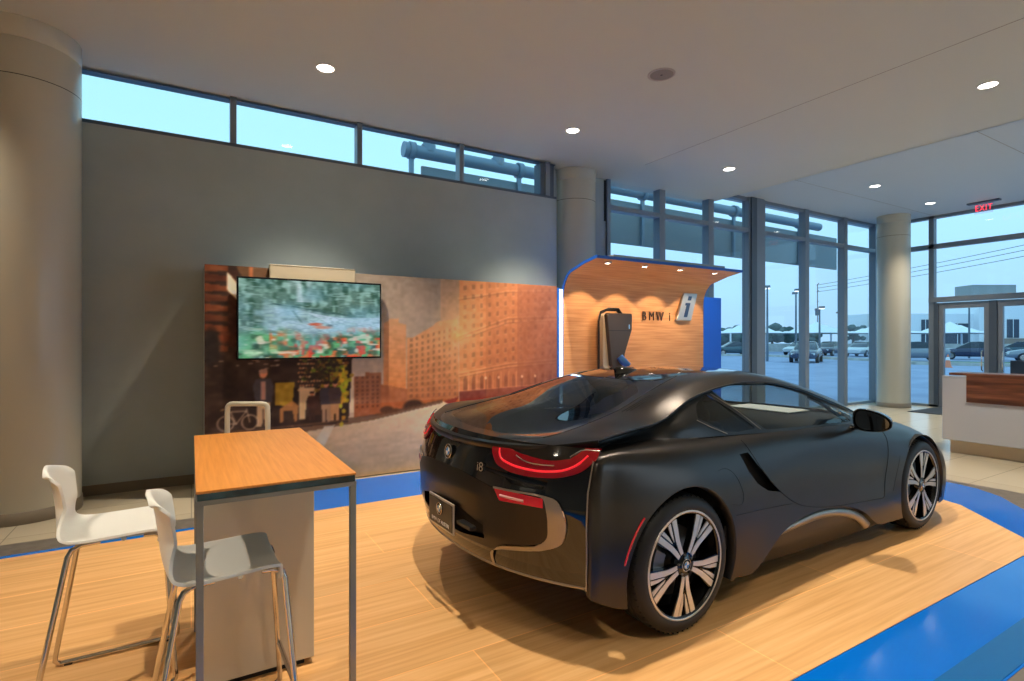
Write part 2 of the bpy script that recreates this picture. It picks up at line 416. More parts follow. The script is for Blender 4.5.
# text helper -------------------------------------------------
def text_mesh(body, size, depth, mt, name, parent=None, M=None, spacing=1., xscale=1., shear=0., thin=0.):
    c = bpy.data.curves.new(name, 'FONT'); c.body = body; c.size = size; c.extrude = depth; c.space_character = spacing
    c.offset = thin; c.align_x = 'CENTER'; c.align_y = 'CENTER'; c.shear = shear
    t = bpy.data.objects.new(name, c); COL.objects.link(t)
    dg = bpy.context.evaluated_depsgraph_get(); dg.update()
    me = bpy.data.meshes.new_from_object(t.evaluated_get(dg)); bpy.data.objects.remove(t)
    me.materials.clear(); me.materials.append(mt)
    me.transform(Matrix.Diagonal((xscale, 1, 1, 1)))
    if M is not None: me.transform(M)
    o = bpy.data.objects.new(name, me); COL.objects.link(o)
    if parent: o.parent = parent
    return o
def MX(X, Y, Z, loc):
    M = Matrix.Identity(4)
    for i, a in enumerate((X, Y, Z)):
        a = Vector(a).normalized()
        for k in range(3): M[k][i] = a[k]
    for k in range(3): M[k][3] = loc[k]
    return M
# exit sign
EX = (13.75, 4.51, CH2)
o = empty('exit_sign', EX, math.radians(0), label='red lit EXIT sign hanging from the ceiling near the glass doors', cat='sign')
m = MB(); m.box((-.06, -.26, -.03), (.06, .26, 0), FRAMED); m.build('mounting_plate', o)
m = MB(); m.box((-.004, -.15, -.24), (.004, .15, -.03), glass_mat('sign_acrylic', (.97, .9, .92, 1), .5)); m.build('acrylic_panel', o)
REDL = mat('exit_red', rgb(255, 40, 50), .5, emit=(1., .035, .06, 1), estr=2.6)
text_mesh('EXIT', .175, .004, REDL, 'sign_letters', o, MX((0, -1, 0), (0, 0, 1), (-1, 0, 0), (-.008, 0, -.135)), 1.12, .72, 0., -.003)

# ------------------------------------------------------------------ painted surfaces (mural, television picture)
def snoise(w, h, nx, ny, rng):
    g = rng.rand(ny+2, nx+2); X = np.linspace(0, nx, w); Y = np.linspace(0, ny, h)
    xi = np.clip(X.astype(int), 0, nx); yi = np.clip(Y.astype(int), 0, ny)
    fx = X-xi; fy = Y-yi; fx = fx*fx*(3-2*fx); fy = fy*fy*(3-2*fy)
    a = g[np.ix_(yi, xi)]; b_ = g[np.ix_(yi, xi+1)]; c = g[np.ix_(yi+1, xi)]; d = g[np.ix_(yi+1, xi+1)]
    fx = fx[None, :]; fy = fy[:, None]
    return (a*(1-fx)+b_*fx)*(1-fy)+(c*(1-fx)+d*fx)*fy
class Paint:
    """canvas in centimetres, origin bottom left, colours 0-255 as in a printed picture"""
    def __init__(s, W, Hh, res):
        s.w = int(W*res); s.h = int(Hh*res); s.res = res
        s.X, s.Y = np.meshgrid((np.arange(s.w)+.5)/res, (np.arange(s.h)+.5)/res)
        s.c = np.zeros((s.h, s.w, 3)); s.rng = np.random.RandomState(3)
    def mask(s, P):
        m = np.zeros(s.X.shape, bool); n = len(P)
        for i in range(n):
            x0, y0 = P[i]; x1, y1 = P[(i+1) % n]
            if y0 == y1: continue
            c = ((y0 > s.Y) != (y1 > s.Y)) & (s.X < (x1-x0)*(s.Y-y0)/(y1-y0)+x0); m ^= c
        return m
    def blend(s, m, col, a=1.):
        col = np.array(col, float); a = (m*a)[..., None]; s.c = s.c*(1-a)+col*a
    def poly(s, P, col, a=1.): s.blend(s.mask(P), col, a)
    def ell(s, cx, cy, rx, ry, col, a=1., soft=0.):
        d = np.sqrt(((s.X-cx)/rx)**2+((s.Y-cy)/ry)**2)
        s.blend(np.clip((1-d)/soft, 0, 1) if soft else (d < 1), col, a)
    def grad(s, P, c0, c1, ax='y', lo=0, hi=100, a=1.):
        m = s.mask(P) if P is not None else np.ones(s.X.shape, bool)
        t = np.clip(((s.Y if ax == 'y' else s.X)-lo)/(hi-lo), 0, 1)[..., None]
        col = np.array(c0)*(1-t)+np.array(c1)*t; a = (m*a)[..., None]; s.c = s.c*(1-a)+col*a
    def line(s, pts, wd, col, a=1.):
        for (x0, y0), (x1, y1) in zip(pts[:-1], pts[1:]):
            dx, dy = x1-x0, y1-y0; l2 = dx*dx+dy*dy+1e-9
            t = np.clip(((s.X-x0)*dx+(s.Y-y0)*dy)/l2, 0, 1)
            d = np.hypot(s.X-x0-t*dx, s.Y-y0-t*dy); s.blend(np.clip((wd/2-d)*s.res+.5, 0, 1), col, a)
    def noise(s, amp, nx, ny, P=None):
        m = s.mask(P) if P is not None else 1.
        s.c = s.c+((snoise(s.w, s.h, nx, ny, s.rng)-.5)*2*amp*m)[..., None]
    def obj(s, name, W, Hh, m, M, parent=None, gain=1.):
        """a real surface, one face per printed dot, colour stored on the faces' corners' vertices"""
        c = np.clip(s.c*gain/255., 0, 1); c = np.where(c <= .04045, c/12.92, ((c+.055)/1.055)**2.4)
        h, w_ = s.h, s.w
        xs_ = np.linspace(0, W/100., w_); ys_ = np.linspace(0, Hh/100., h)
        XX, YY = np.meshgrid(xs_, ys_)
        co = np.stack([XX, YY, np.zeros_like(XX)], -1).reshape(-1, 3)
        idx = np.arange(h*w_).reshape(h, w_)
        q = np.stack([idx[:-1, :-1], idx[:-1, 1:], idx[1:, 1:], idx[1:, :-1]], -1).reshape(-1, 4)
        me = bpy.data.meshes.new(name); me.vertices.add(len(co)); me.vertices.foreach_set('co', co.ravel())
        me.loops.add(q.size); me.loops.foreach_set('vertex_index', q.ravel())
        me.polygons.add(len(q)); me.polygons.foreach_set('loop_start', np.arange(0, q.size, 4)); me.polygons.foreach_set('loop_total', np.full(len(q), 4))
        me.update(); at = me.color_attributes.new('Col', 'FLOAT_COLOR', 'POINT')
        at.data.foreach_set('color', np.concatenate([c.reshape(-1, 3), np.ones((h*w_, 1))], 1).ravel())
        me.materials.append(m); me.transform(M); o = bpy.data.objects.new(name, me); COL.objects.link(o)
        if parent: o.parent = parent
        return o

MX0, MX1, MY, MZ = .107, 4.18, 5.87, 2.208
def paint_mural():
    P = Paint(407, 219, 1.15)
    P.grad(None, (186, 164, 140), (128, 116, 104), 'y', 100, 219)
    P.ell(215, 165, 60, 70, (172, 158, 142), .7, 1.)
    P.grad([(240, 60), (407, 60), (407, 219), (240, 219)], (196, 150, 110), (206, 140, 84), 'x', 240, 300, .55)
    # far tower and hazy blocks
    P.grad([(172, 88), (172, 165), (178, 168), (178, 170), (190, 171), (190, 166), (198, 164), (198, 84)], (214, 128, 62), (190, 140, 98), 'y', 90, 168)
    P.line([(178, 90), (178, 165)], .8, (170, 100, 54), .5)
    for k in range(14): P.line([(173, 92+k*5.2), (197, 91+k*5)], .7, (176, 106, 60), .35)
    # middle block in perspective
    mid = [(199, 70), (199, 150), (207, 150), (230, 163), (236, 168), (262, 172), (264, 70)]
    P.grad(mid, (176, 96, 44), (214, 158, 106), 'y', 75, 165)
    for r in range(11):
        for k in range(9):
            x = 203+k*6.8; t = (x-199)/65.; y = 82+r*(6.2+t*1.6)
            if y < 146+t*18: P.poly([(x, y), (x+2.7, y+.2), (x+2.7, y+3.9), (x, y+3.6)], (112, 58, 30), .42)
    for r in range(11): P.line([(199, 80+r*6.2), (264, 79+r*7.8)], .6, (226, 160, 100), .35)
    # big right block
    right = [(264, 60), (264, 219), (407, 219), (407, 60)]
    P.grad(right, (216, 134, 72), (186, 92, 40), 'x', 264, 380)
    P.grad(right, (150, 62, 26), (214, 150, 96), 'y', 70, 219, .35)
    for y0, dy in ((104, 10), (108, 10), (148, 22), (152, 23), (196, 12)):
        P.line([(264, y0), (332, y0+dy), (407, y0+dy+4)], 1.6, (232, 160, 98), .7); P.line([(264, y0-1.6), (332, y0+dy-1.6), (407, y0+dy+2)], .9, (124, 56, 26), .6)
    for k in range(12):
        x = 270+k*11.2
        for r in range(9):
            y = 112+r*11.6+(x-264)*.12
            if y < 214: P.poly([(x, y), (x+3.6, y+.4), (x+3.6, y+6.4), (x, y+6)], (110, 50, 26) if r < 8 else (140, 70, 40), .42); P.line([(x, y), (x+3.6, y+.4)], .9, (240, 186, 124), .6)
        P.poly([(x, 86), (x+4.4, 86), (x+4.4, 101), (x+2.2, 105), (x, 101)], (120, 50, 24), .7); P.line([(x+6.6, 85), (x+6.6, 108)], 1.2, (236, 166, 104), .5)
    P.grad([(345, 60), (407, 60), (407, 219), (345, 219)], (150, 74, 40), (76, 44, 52), 'x', 345, 407, .6)
    P.ell(268, 160, 42, 50, (246, 190, 120), .6, .9); P.ell(262, 152, 14, 9, (255, 172, 84), .55, .9)
    P.ell(272, 110, 30, 26, (246, 176, 100), .35, .9)
    P.poly([(264, 64), (264, 86), (407, 90), (407, 60)], (124, 44, 26)); P.line([(264, 86.5), (407, 90.5)], 1., (226, 140, 90), .8)
    P.ell(330, 74, 30, 9, (74, 30, 22), .6, .6); P.ell(394, 76, 24, 14, (52, 26, 24), .7, .6)
    for x in (300, 318, 352, 372): P.line([(x, 68), (x, 100)], .8, (60, 30, 20), .6); P.ell(x, 101, 1.6, 1.8, (250, 210, 160), .8)
    # low city blocks in the middle
    P.poly([(140, 64), (140, 108), (152, 108), (152, 112), (170, 111), (170, 64)], (156, 90, 54))
    for r in range(8):
        for k in range(5): P.poly([(142+k*5.6, 74+r*4.4), (144.6+k*5.6, 74+r*4.4), (144.6+k*5.6, 76.6+r*4.4), (142+k*5.6, 76.6+r*4.4)], (96, 50, 30), .7)
    P.poly([(170, 64), (170, 98), (182, 96), (199, 92), (199, 64)], (172, 94, 48)); P.poly([(129, 70), (129, 106), (140, 112), (140, 70)], (206, 190, 166))
    P.noise(9, 90, 50)
    P.ell(207, 72, 14, 9, (58, 34, 22), .95, .3); P.ell(176, 70, 9, 5, (70, 42, 26), .9, .3); P.ell(186, 68, 6, 4, (88, 54, 30), .9, .3)
    P.poly([(219, 62), (243, 72), (243, 75), (219, 64)], (220, 170, 130), .8); P.poly([(228, 62), (250, 62), (264, 80), (236, 74)], (132, 42, 26), .9)
    # road
    road = [(78, 0), (78, 60), (115, 61), (160, 63), (243, 76), (262, 66), (407, 66), (407, 0)]
    P.grad(road, (164, 134, 98), (226, 200, 160), 'y', 0, 62); P.grad(road, (140, 110, 78), (226, 200, 162), 'x', 60, 260, .45)
    P.noise(7, 26, 70, road); P.ell(236, 50, 40, 12, (232, 214, 180), .4, .9)
    P.poly([(78, 52), (78, 60), (160, 66), (243, 78), (243, 74), (160, 60)], (92, 62, 42), .8)
    P.poly([(92, 30), (109, 57), (120, 58), (102, 22), (60, -60)], (196, 182, 156), .9)
    # left: dark street front
    P.poly([(0, 0), (0, 219), (29, 219), (29, 215), (78, 215), (78, 129), (138, 129), (134, 60), (78, 58), (70, 0)], (44, 27, 19)); P.noise(16, 40, 30, [(0, 55), (0, 135), (136, 135), (134, 55)])
    for k in range(9):
        y = 219-k*9.5; P.poly([(0, y), (20, y-2), (20, y-7), (0, y-7.6)], (118, 62, 32) if k % 2 == 0 else (92, 46, 24), .9)
    P.poly([(20, 140), (29, 140), (29, 214), (20, 214)], (60, 30, 18)); P.poly([(26, 219), (80, 215), (80, 206), (32, 208)], (96, 66, 42)); P.poly([(38, 219), (42, 219), (42, 206), (38, 206)], (170, 100, 60))
    P.poly([(19, 212), (27, 203), (32, 188), (27, 186), (19, 195)], (232, 216, 190)); P.ell(6, 140, 9, 22, (22, 15, 13), .95, .4); P.ell(17, 150, 6, 10, (132, 66, 34), .7, .6)
    P.noise(14, 60, 60, [(0, 60), (0, 219), (29, 219), (29, 60)])
    for k in range(16):
        for r in range(8):
            x = 84+k*3.+(r % 2)*1.5; y = 96+r*4.4
            P.ell(x, y, 1.3, 1., (214, 142, 84) if (k+r) % 3 else (246, 196, 136), .75)
    P.poly([(62, 104), (62, 82), (78, 80), (80, 104)], (186, 150, 40), .85); P.noise(18, 90, 50, [(60, 76), (60, 106), (82, 106), (82, 76)])
    P.poly([(84, 66), (84, 99), (102, 98), (100, 90), (92, 88), (90, 66)], (206, 176, 130), .9); P.poly([(94, 70), (96, 88), (104, 90), (106, 70)], (60, 34, 22), .9)
    for k in range(90):
        x, y = 116+P.rng.randn()*11, 113+P.rng.randn()*10; P.ell(x, y, 2.6, 2.2, (86+P.rng.rand()*70, 74+P.rng.rand()*60, 26), .8)
    for k in range(60):
        x, y = 127+P.rng.randn()*3.4, 92+P.rng.randn()*14; P.ell(x, y, 2.2, 2.4, (150+P.rng.rand()*60, 140+P.rng.rand()*50, 40), .8)
    for k in range(70):
        x, y = 108+P.rng.randn()*10, 118+P.rng.randn()*9; P.ell(x, y, 2.2, 1.8, (40, 30, 18), .8)
    P.line([(113, 66), (114, 112)], 1.6, (40, 24, 16))
    def person(x, y, h, coat, skin=(170, 104, 70), legs=(150, 118, 88), hat=None):
        P.poly([(x-h*.10, y), (x-h*.11, y+h*.45), (x+h*.11, y+h*.45), (x+h*.10, y), (x+h*.02, y), (x, y+h*.35), (x-h*.02, y)], legs)
        P.poly([(x-h*.13, y+h*.42), (x-h*.17, y+h*.7), (x-h*.12, y+h*.84), (x+h*.12, y+h*.84), (x+h*.17, y+h*.7), (x+h*.14, y+h*.42)], coat)
        P.ell(x, y+h*.92, h*.065, h*.08, skin); P.ell(x, y+h*.965, h*.075, h*.04, hat or (40, 24, 18))
    person(51, 62, 56, (66, 60, 64), skin=(196, 128, 92), legs=(176, 146, 112), hat=(150, 112, 90)); P.poly([(49, 88), (49, 106), (53, 106), (53, 88)], (176, 132, 112))
    person(111, 62, 42, (58, 52, 58), skin=(190, 126, 92), legs=(150, 118, 90)); person(120, 63, 41, (74, 56, 52), skin=(190, 126, 92), legs=(168, 124, 84)); person(97, 64, 30, (58, 32, 24), legs=(52, 30, 22))
    P.poly([(66, 64), (66, 78), (78, 86), (84, 80), (82, 64), (80, 64), (78, 76), (70, 76), (69, 64)], (176, 120, 66), .85)
    for cx_ in (18, 39):
        for a in range(26):
            t0, t1 = a*2*PI/26, (a+1)*2*PI/26; P.line([(cx_+7*math.cos(t0), 67+7*math.sin(t0)), (cx_+7*math.cos(t1), 67+7*math.sin(t1))], .9, (200, 176, 150), .8)
    P.line([(18, 67), (27, 66), (36, 78), (22, 78), (27, 66)], .9, (206, 184, 156), .8); P.line([(36, 80), (39, 67)], .9, (206, 184, 156), .8); P.line([(14, 80), (22, 82)], 1., (200, 170, 120), .8)
    P.line([(0, 58), (78, 60), (134, 62)], 2., (150, 110, 78), .45)
    for k in range(16): P.ell(8+P.rng.rand()*60, 118+P.rng.rand()*12, 2., .5, (230, 200, 170), .6)
    P.grad([(300, 60), (407, 60), (407, 219), (300, 219)], (168, 92, 46), (104, 52, 40), 'x', 300, 407, .35)
    P.noise(5, 120, 70)
    m_ = (P.X > 140)*(P.Y > 78)*1.; g_ = P.c.mean(2, keepdims=True); P.c = P.c*(1-.10*m_[..., None])+(g_*.10+0)*m_[..., None]
    P.blend(m_*.07, (226, 196, 170))
    for ax in (0, 1): P.c = (np.roll(P.c, 1, ax)+2*P.c+np.roll(P.c, -1, ax))/4
    return P
def paint_tv():
    P = Paint(140, 78, 1.9); n = lambda a, b_: snoise(P.w, P.h, a, b_, P.rng)
    X, Y = P.X/140., P.Y/78.
    P.grad(None, (70, 96, 92), (96, 130, 116), 'y', 0, 78)
    P.blend(np.clip((n(26, 10)-.4)*3, 0, 1), (40, 74, 58), .75); P.blend(np.clip((n(34, 14)-.55)*4, 0, 1), (150, 190, 178), .7)
    P.blend(np.clip(1-abs(X-.42)/.13, 0, 1)*(Y > .72)*np.clip((n(30, 8)-.3)*2, 0, 1), (214, 230, 236), .8)
    P.blend(np.clip(1-abs(X-.12)/.16, 0, 1)*(Y < .8)*(Y > .3)*np.clip((n(16, 14)-.3)*2, 0, 1), (150, 190, 205), .6)
    road = P.mask([(20, 18), (28, 52), (60, 50), (96, 42), (140, 44), (140, 18), (90, 24)])
    kk = np.ones(31)/31.; road = np.apply_along_axis(lambda r: np.convolve(np.pad(r, 15, mode='edge'), kk, mode='valid'), 1, road*1.); road = np.apply_along_axis(lambda r: np.convolve(np.pad(r, 5, mode='edge'), np.ones(11)/11., mode='valid'), 0, road)
    P.blend(road*np.clip(.45+n(9, 20), 0, 1), (178, 206, 226), .85); P.blend(P.mask([(64, 46), (96, 41), (140, 42), (140, 30), (100, 28)])*1., (206, 222, 244), .6)
    P.line([(30, 54), (62, 50), (86, 45)], 1.4, (60, 92, 92), .9); P.line([(66, 50), (90, 46), (112, 43)], 2.2, (64, 96, 90), .8); P.line([(50, 47), (58, 36)], 1.6, (76, 110, 106), .7)
    P.blend((np.abs(n(20, 40)-.5) < .07)*road, (120, 150, 165), .5)
    P.ell(72, 34, 9, 2.2, (196, 84, 56), .85, .5); P.ell(80, 31, 12, 2.2, (206, 120, 90), .75, .5); P.ell(86, 33, 5, 1.6, (70, 60, 60), .6, .5)
    low = np.clip((.38+.06*np.sin(X*9)-Y)*7, 0, 1)
    P.blend(low*np.clip((n(18, 12)-.25)*2.2, 0, 1), (96, 170, 110), .85); P.blend(low*np.clip((n(26, 16)-.5)*4, 0, 1)*(X > .2), (222, 108, 62), .85)
    P.blend(low*np.clip((n(40, 20)-.6)*5, 0, 1)*(X > .35), (214, 58, 48), .8); P.blend(low*np.clip((n(22, 18)-.6)*4, 0, 1), (52, 86, 60), .8)
    P.blend(low*np.clip((n(22, 30)-.62)*5, 0, 1), (232, 214, 190), .7)
    P.ell(14, 5, 12, 4.5, (196, 236, 196), .8, .8); P.ell(30, 9, 14, 7, (120, 200, 140), .6, .8)
    P.c += ((n(50, 60)-.5)*22)[..., None]
    P.blend(np.clip((n(24, 60)-.62)*4, 0, 1)*(Y > .3), (170, 205, 200), .45); P.blend(np.clip(n(6, 5)*1.6-.6, 0, 1), (120, 175, 200), .45)
    k = np.ones(5)/5.
    for q in range(3): P.c[..., q] = np.apply_along_axis(lambda r: np.convolve(np.pad(r, 2, mode='edge'), k, mode='valid'), 1, P.c[..., q])
    return P

# mural wall panel: thick panel with printed face
mural = empty('mural_wall_panel', (0, 0, 0), label='long printed panel showing a hazy orange city street with people, behind the television', cat='mural')
m = MB(); m.box((MX0, MY+.0005, GZ), (MX1, YB-.02, MZ), WALL); m.build('panel_body', mural)
PRINT = attr_mat('mural_print', .55)
paint_mural().obj('printed_picture', (MX1-MX0)*100, (MZ-GZ)*100, PRINT, MX((1, 0, 0), (0, 0, 1), (0, -1, 0), (MX0, MY, GZ)), mural, 1.24)
# television
tv = empty('television', (1.078, 5.82, 1.70), label='wide flat television with thin black bezel playing a blurred forest road scene', cat='television')
BEZ = mat('tv_bezel', rgb(16, 16, 18), .25)
m = MB(); m.box((-.705, -.02, -.405), (.705, .012, .405), BEZ, bev=.004); m.box((-.3, .012, -.25), (.3, .045, .25), BEZ); m.build('tv_housing', tv)
TVM = attr_mat('tv_screen', .2, emission=.95)
paint_tv().obj('screen', 137.6, 77.4, TVM, MX((1, 0, 0), (0, 0, 1), (0, -1, 0), (-.688, -.0208, -.387)), tv)
m = MB(); m.box((-.02, -.022, -.4), (.02, -.0205, -.395), CHROME); m.build('brand_plate', tv)
o = empty('wall_box', (1.085, MY-.003, 2.13), label='shallow cream box on the mural rising just behind the television top', cat='box')
m = MB(); m.box((-.42, -.06, -.35), (.42, 0, .113), mat('cream', rgb(196, 186, 160), .5), bev=.006); m.build('cover', o)
m = MB(); m.box((-.42, -.062, .104), (.42, -.0602, .108), BASEB); m.build('lid_seam', o)

# ------------------------------------------------------------------ display pod with curved canopy
PXL, PXR, PYB = 4.275, 7.06, 5.87
pod = empty('display_wall', (PXL, PYB, 0), label='curved wood display wall with blue edges and overhanging canopy behind the car', cat='display wall')
prof = [(0., GZ), (0., 2.05)]
prof += [(-.28+.28*math.cos(a), 2.05+.36*math.sin(a)) for a in [math.radians(d) for d in range(6, 72, 6)]]
prof += [(-.45, 2.46), (-.70, 2.505)]
pout = []
for i, p in enumerate(prof):
    a = Vector(prof[max(0, i-1)]); c = Vector(prof[min(len(prof)-1, i+1)]); t = (c-a).normalized(); n = Vector((t.y, -t.x))
    pout.append((p[0]+n.x*.035, p[1]+n.y*.035))
W_ = PXR-PXL
m = MB(); m.grid([[(x, p[0], p[1]) for p in prof] for x in (0.012, W_-.012)], WOODP, True); m.build('wood_lining', pod)
m = MB(); m.grid([[(x, p[0], p[1]) for p in pout] for x in (0., W_)], BLUEE, True)
for x0, x1 in ((0, .012), (W_-.012, W_)):
    for i in range(len(prof)-1):
        q = [prof[i], prof[i+1], pout[i+1], pout[i]]
        m.prism(q, x0, x1, BLUEE, ax='x')
q = [prof[-1], pout[-1]]
m.box((0, -.712, 2.500), (W_, -.698, 2.535), BLUEE)
m.build('blue_shell', pod)
m = MB(); m.box((.32, -.66, 2.545), (W_-.34, -.3, 2.575), STEEL); m.build('canopy_cap', pod)
m = MB(); m.box((0, .036, GZ), (W_, .2, 2.0), BLUEE); m.build('back_panel', pod)
LED = mat('led_white', (.6, .85, 1, 1), .5, emit=(.62, .86, 1, 1), estr=5.)
m = MB(); m.box((-.092, -.0, GZ), (-.055, .05, 2.19), BLUEE); m.box((-.055, -.004, GZ+.02), (-.004, .04, 2.17), LED); m.build('light_strip', pod)
for k, x in enumerate((.30, .94, 1.62, 2.34)):
    z = 2.432; sl = empty('canopy_spotlight', (PXL+x, PYB-.56, 2.474), label=['leftmost of the four small spotlights under the wood canopy', 'second small canopy spotlight, above the charging station', 'third small canopy spotlight, above the raised wall letters', 'rightmost small canopy spotlight, above the slanted silver plate'][k], cat='spotlight', group='small spotlights under the canopy')
    mm = MB(); mm.lathe([(.05, .02), (.05, -.004), (.036, -.006)], CHROME, 24); mm.build('spot_ring', sl)
    mm = MB(); mm.disc((0, 0, -.002), .037, LAMP, 24); mm.build('spot_lens', sl)
    spot_light('canopy_beam', (PXL+x, PYB-.56, 2.46), 38, 80., .3, (1, .74, .46), .012, (PXL+x, PYB-.05, 1.25))
BRZ = mat('bronze_letters', rgb(96, 72, 56), .4, metal=.3)
ltr = empty('wall_lettering', (PXL+1.745, PYB-.012, 1.855), label='thin bronze raised letters on the wood wall beside the silver plate', cat='lettering')
for ch, x, sz in (('B', -.275, .19), ('M', -.125, .19), ('W', .045, .19), ('i', .255, .19)):
    text_mesh(ch, sz, .006, BRZ, 'letter', ltr, MX((1, 0, 0), (0, 0, 1), (0, -1, 0), (x, -.004, -.01)), 1, .80, 0., -.0012)
SILV = mat('silver_plate', rgb(196, 192, 186), .3, metal=.7)
pl = empty('emblem_plate', (PXL+2.345, PYB-.004, 2.01), label='slanted silver plate with a cut letter shape at the right of the wood wall', cat='emblem')
par = [(-.235, -.215), (.09, -.215), (.235, .215), (-.07, .215)]
m = MB(); m.prism([(x*1., z) for x, z in par], -.05, -.0, SILV, ax='y'); o = m.build('plate_body', pl)
bv = o.modifiers.new('bev', 'BEVEL'); bv.width = .012; bv.segments = 3
INK = mat('emblem_inset', rgb(40, 60, 96), .3)
sk = .335
def skew(pts): return [(x+z*sk, z) for x, z in pts]
m = MB(); m.prism(skew([(-.03, -.16), (.045, -.16), (.045, .06), (-.06, .06), (-.06, .02), (-.03, .02)]), -.054, -.0502, INK, ax='y')
m.prism(skew([(-.03, .10), (.045, .10), (.045, .165), (-.03, .165)]), -.054, -.0502, INK, ax='y'); m.build('letter_inset', pl)
# charging station
cs = empty('charging_station', (PXL+.83, PYB-.005, 1.50), label='bronze and silver wall charging station with a coiled black cable and blue plug', cat='charger')
BRN = mat('charger_bronze', rgb(84, 70, 60), .32, metal=.5)
m = MB(); m.prism([(-.225, .34), (-.20, .365), (.23, .365), (.235, .33), (.235, .14), (.10, -.20), (.09, -.36), (-.10, -.39), (-.14, -.36)], -.19, -.12, BRN, ax='y')
o = m.build('front_cover', cs); bv = o.modifiers.new('b', 'BEVEL'); bv.width = .012; bv.segments = 3
m = MB(); m.prism([(-.235, .33), (-.20, .36), (.18, .36), (.18, .1), (.06, -.22), (.05, -.40), (-.20, -.40), (-.235, -.37)], -.12, 0., mat('charger_silver', rgb(222, 206, 178), .4, metal=.3), ax='y')
o = m.build('side_shell', cs); bv = o.modifiers.new('b', 'BEVEL'); bv.width = .01; bv.segments = 2
m = MB(); m.box((-.2, -.1925, .12), (.2, -.1895, .126), DARK); m.build('cover_seam', cs)
RUB = mat('cable_rubber', rgb(40, 32, 28), .5)
m = MB()
for k in range(3):
    ox = .012*k; pts = [(-.27-ox, -.06-.02*k, -.46)]+[(-.27-ox, -.06-.02*k, z) for z in (-.3, 0, .25)]+[(-.24-ox, -.06-.02*k, .36+ox), (-.12, -.06-.02*k, .41+ox), (.06, -.06-.02*k, .41+ox), (.14, -.06-.02*k, .34), (.15, -.06-.02*k, .1), (.15, -.06-.02*k, -.3), (.08, -.06-.02*k, -.45), (-.1, -.06-.02*k, -.52), (-.27-ox, -.06-.02*k, -.46)]
    m.tube(pts, .012, RUB, 8, closed=False)
m.build('cable', cs)
m = MB(); m.tube([(-.0, -.19, -.24), (.03, -.23, -.30), (.10, -.26, -.36)], [.05, .055, .045], mat('plug_blue', rgb(50, 100, 170), .3), 14); m.build('plug', cs)
m = MB(); m.box((.165, -.193, .15), (.185, -.190, .21), CHROME); m.build('side_badge', cs)
# blue wing panel behind pod
m = MB(); m.box((6.9, 6.12, .011), (7.80, 6.22, 2.215), BLUEP, bev=.006); tag(m.build('blue_panel'), 'tall plain blue panel standing at the right end of the wood display wall', 'panel')

# ------------------------------------------------------------------ reception desk
DESKW = mat('desk_white', rgb(178, 184, 194), .35)
dk = empty('reception_desk', (8.62, 2.0, 0), label='white reception desk with walnut front inset and walnut counter', cat='desk')
m = MB(); m.box((0, -1.4, .175), (1.0, 1.27, 1.0), DESKW, bev=.008); m.box((0, 1.0, 1.0), (.05, 1.27, 1.02), DESKW); m.build('desk_body', dk)
m = MB(); m.box((-.022, -1.5, .69), (.0, 1.0, 1.055), WALNUT, bev=.003); m.build('walnut_front', dk)
m = MB(); m.box((.02, -1.5, 1.03), (.45, 1.20, 1.062), WALNUT, bev=.003); m.build('counter', dk)
m = MB(); m.box((.1, -1.3, .0005), (.95, 1.215, .175), mat('kick_metal', rgb(190, 176, 156), .3, metal=.5)); m.build('kick_plate', dk)
o = empty('desk_monitor', (9.6, 2.55, 1.0015), math.radians(12), label='back of a dark blue desk monitor on the reception desk at the right edge', cat='monitor')
MON = mat('monitor_back', rgb(44, 66, 88), .4)
m = MB(); m.box((-.02, -.3, .035), (.02, .3, .215), MON, bev=.008); m.build('monitor_housing', o)
m = MB(); m.lathe([(.11, 0), (.11, .01), (.02, .015), (.02, .05)], MON, 24); m.build('monitor_stand', o)

# ------------------------------------------------------------------ bar table
TX0, TX1, TY0, TY1, TZ = .012, .518, 1.985, 3.18, 1.0
tb_ = empty('bar_table', (TX0, TY0, GZ), label='tall narrow bar table with orange wood top, grey frame and white cabinet base', cat='table')
tw, tl = TX1-TX0, TY1-TY0; th_ = TZ-GZ
m = MB(); m.box((0, 0, th_-.009), (tw, tl, th_), WOODT, bev=.002); m.build('tabletop', tb_)
EDGE = speckle_mat('table_edge_glass', rgb(26, 40, 44), rgb(46, 84, 92), 9., .12)
m = MB(); m.box((.004, .004, th_-.032), (tw-.004, tl-.004, th_-.009), EDGE); m.build('glass_layer', tb_)
m = MB()
for (x0, x1, y0, y1) in ((0, tw, 0, .022), (0, tw, tl-.022, tl), (0, .022, .022, tl-.022), (tw-.022, tw, .022, tl-.022)): m.box((x0, y0, th_-.047), (x1, y1, th_-.032), STEEL)
m.build('frame', tb_)
for x in (0, tw-.022):
    for y in (0, tl-.022):
        m = MB(); m.box((x, y, 0), (x+.022, y+.022, th_-.047), STEEL, bev=.002); m.build('leg', tb_)
m = MB(); m.box((.03, .595, .03), (tw-.036, tl-.06, th_-.048), WHITE, bev=.004); m.build('cabinet', tb_)
m = MB(); m.box((.05, .62, .0), (tw-.075, tl-.09, .03), DARK); m.build('plinth', tb_)

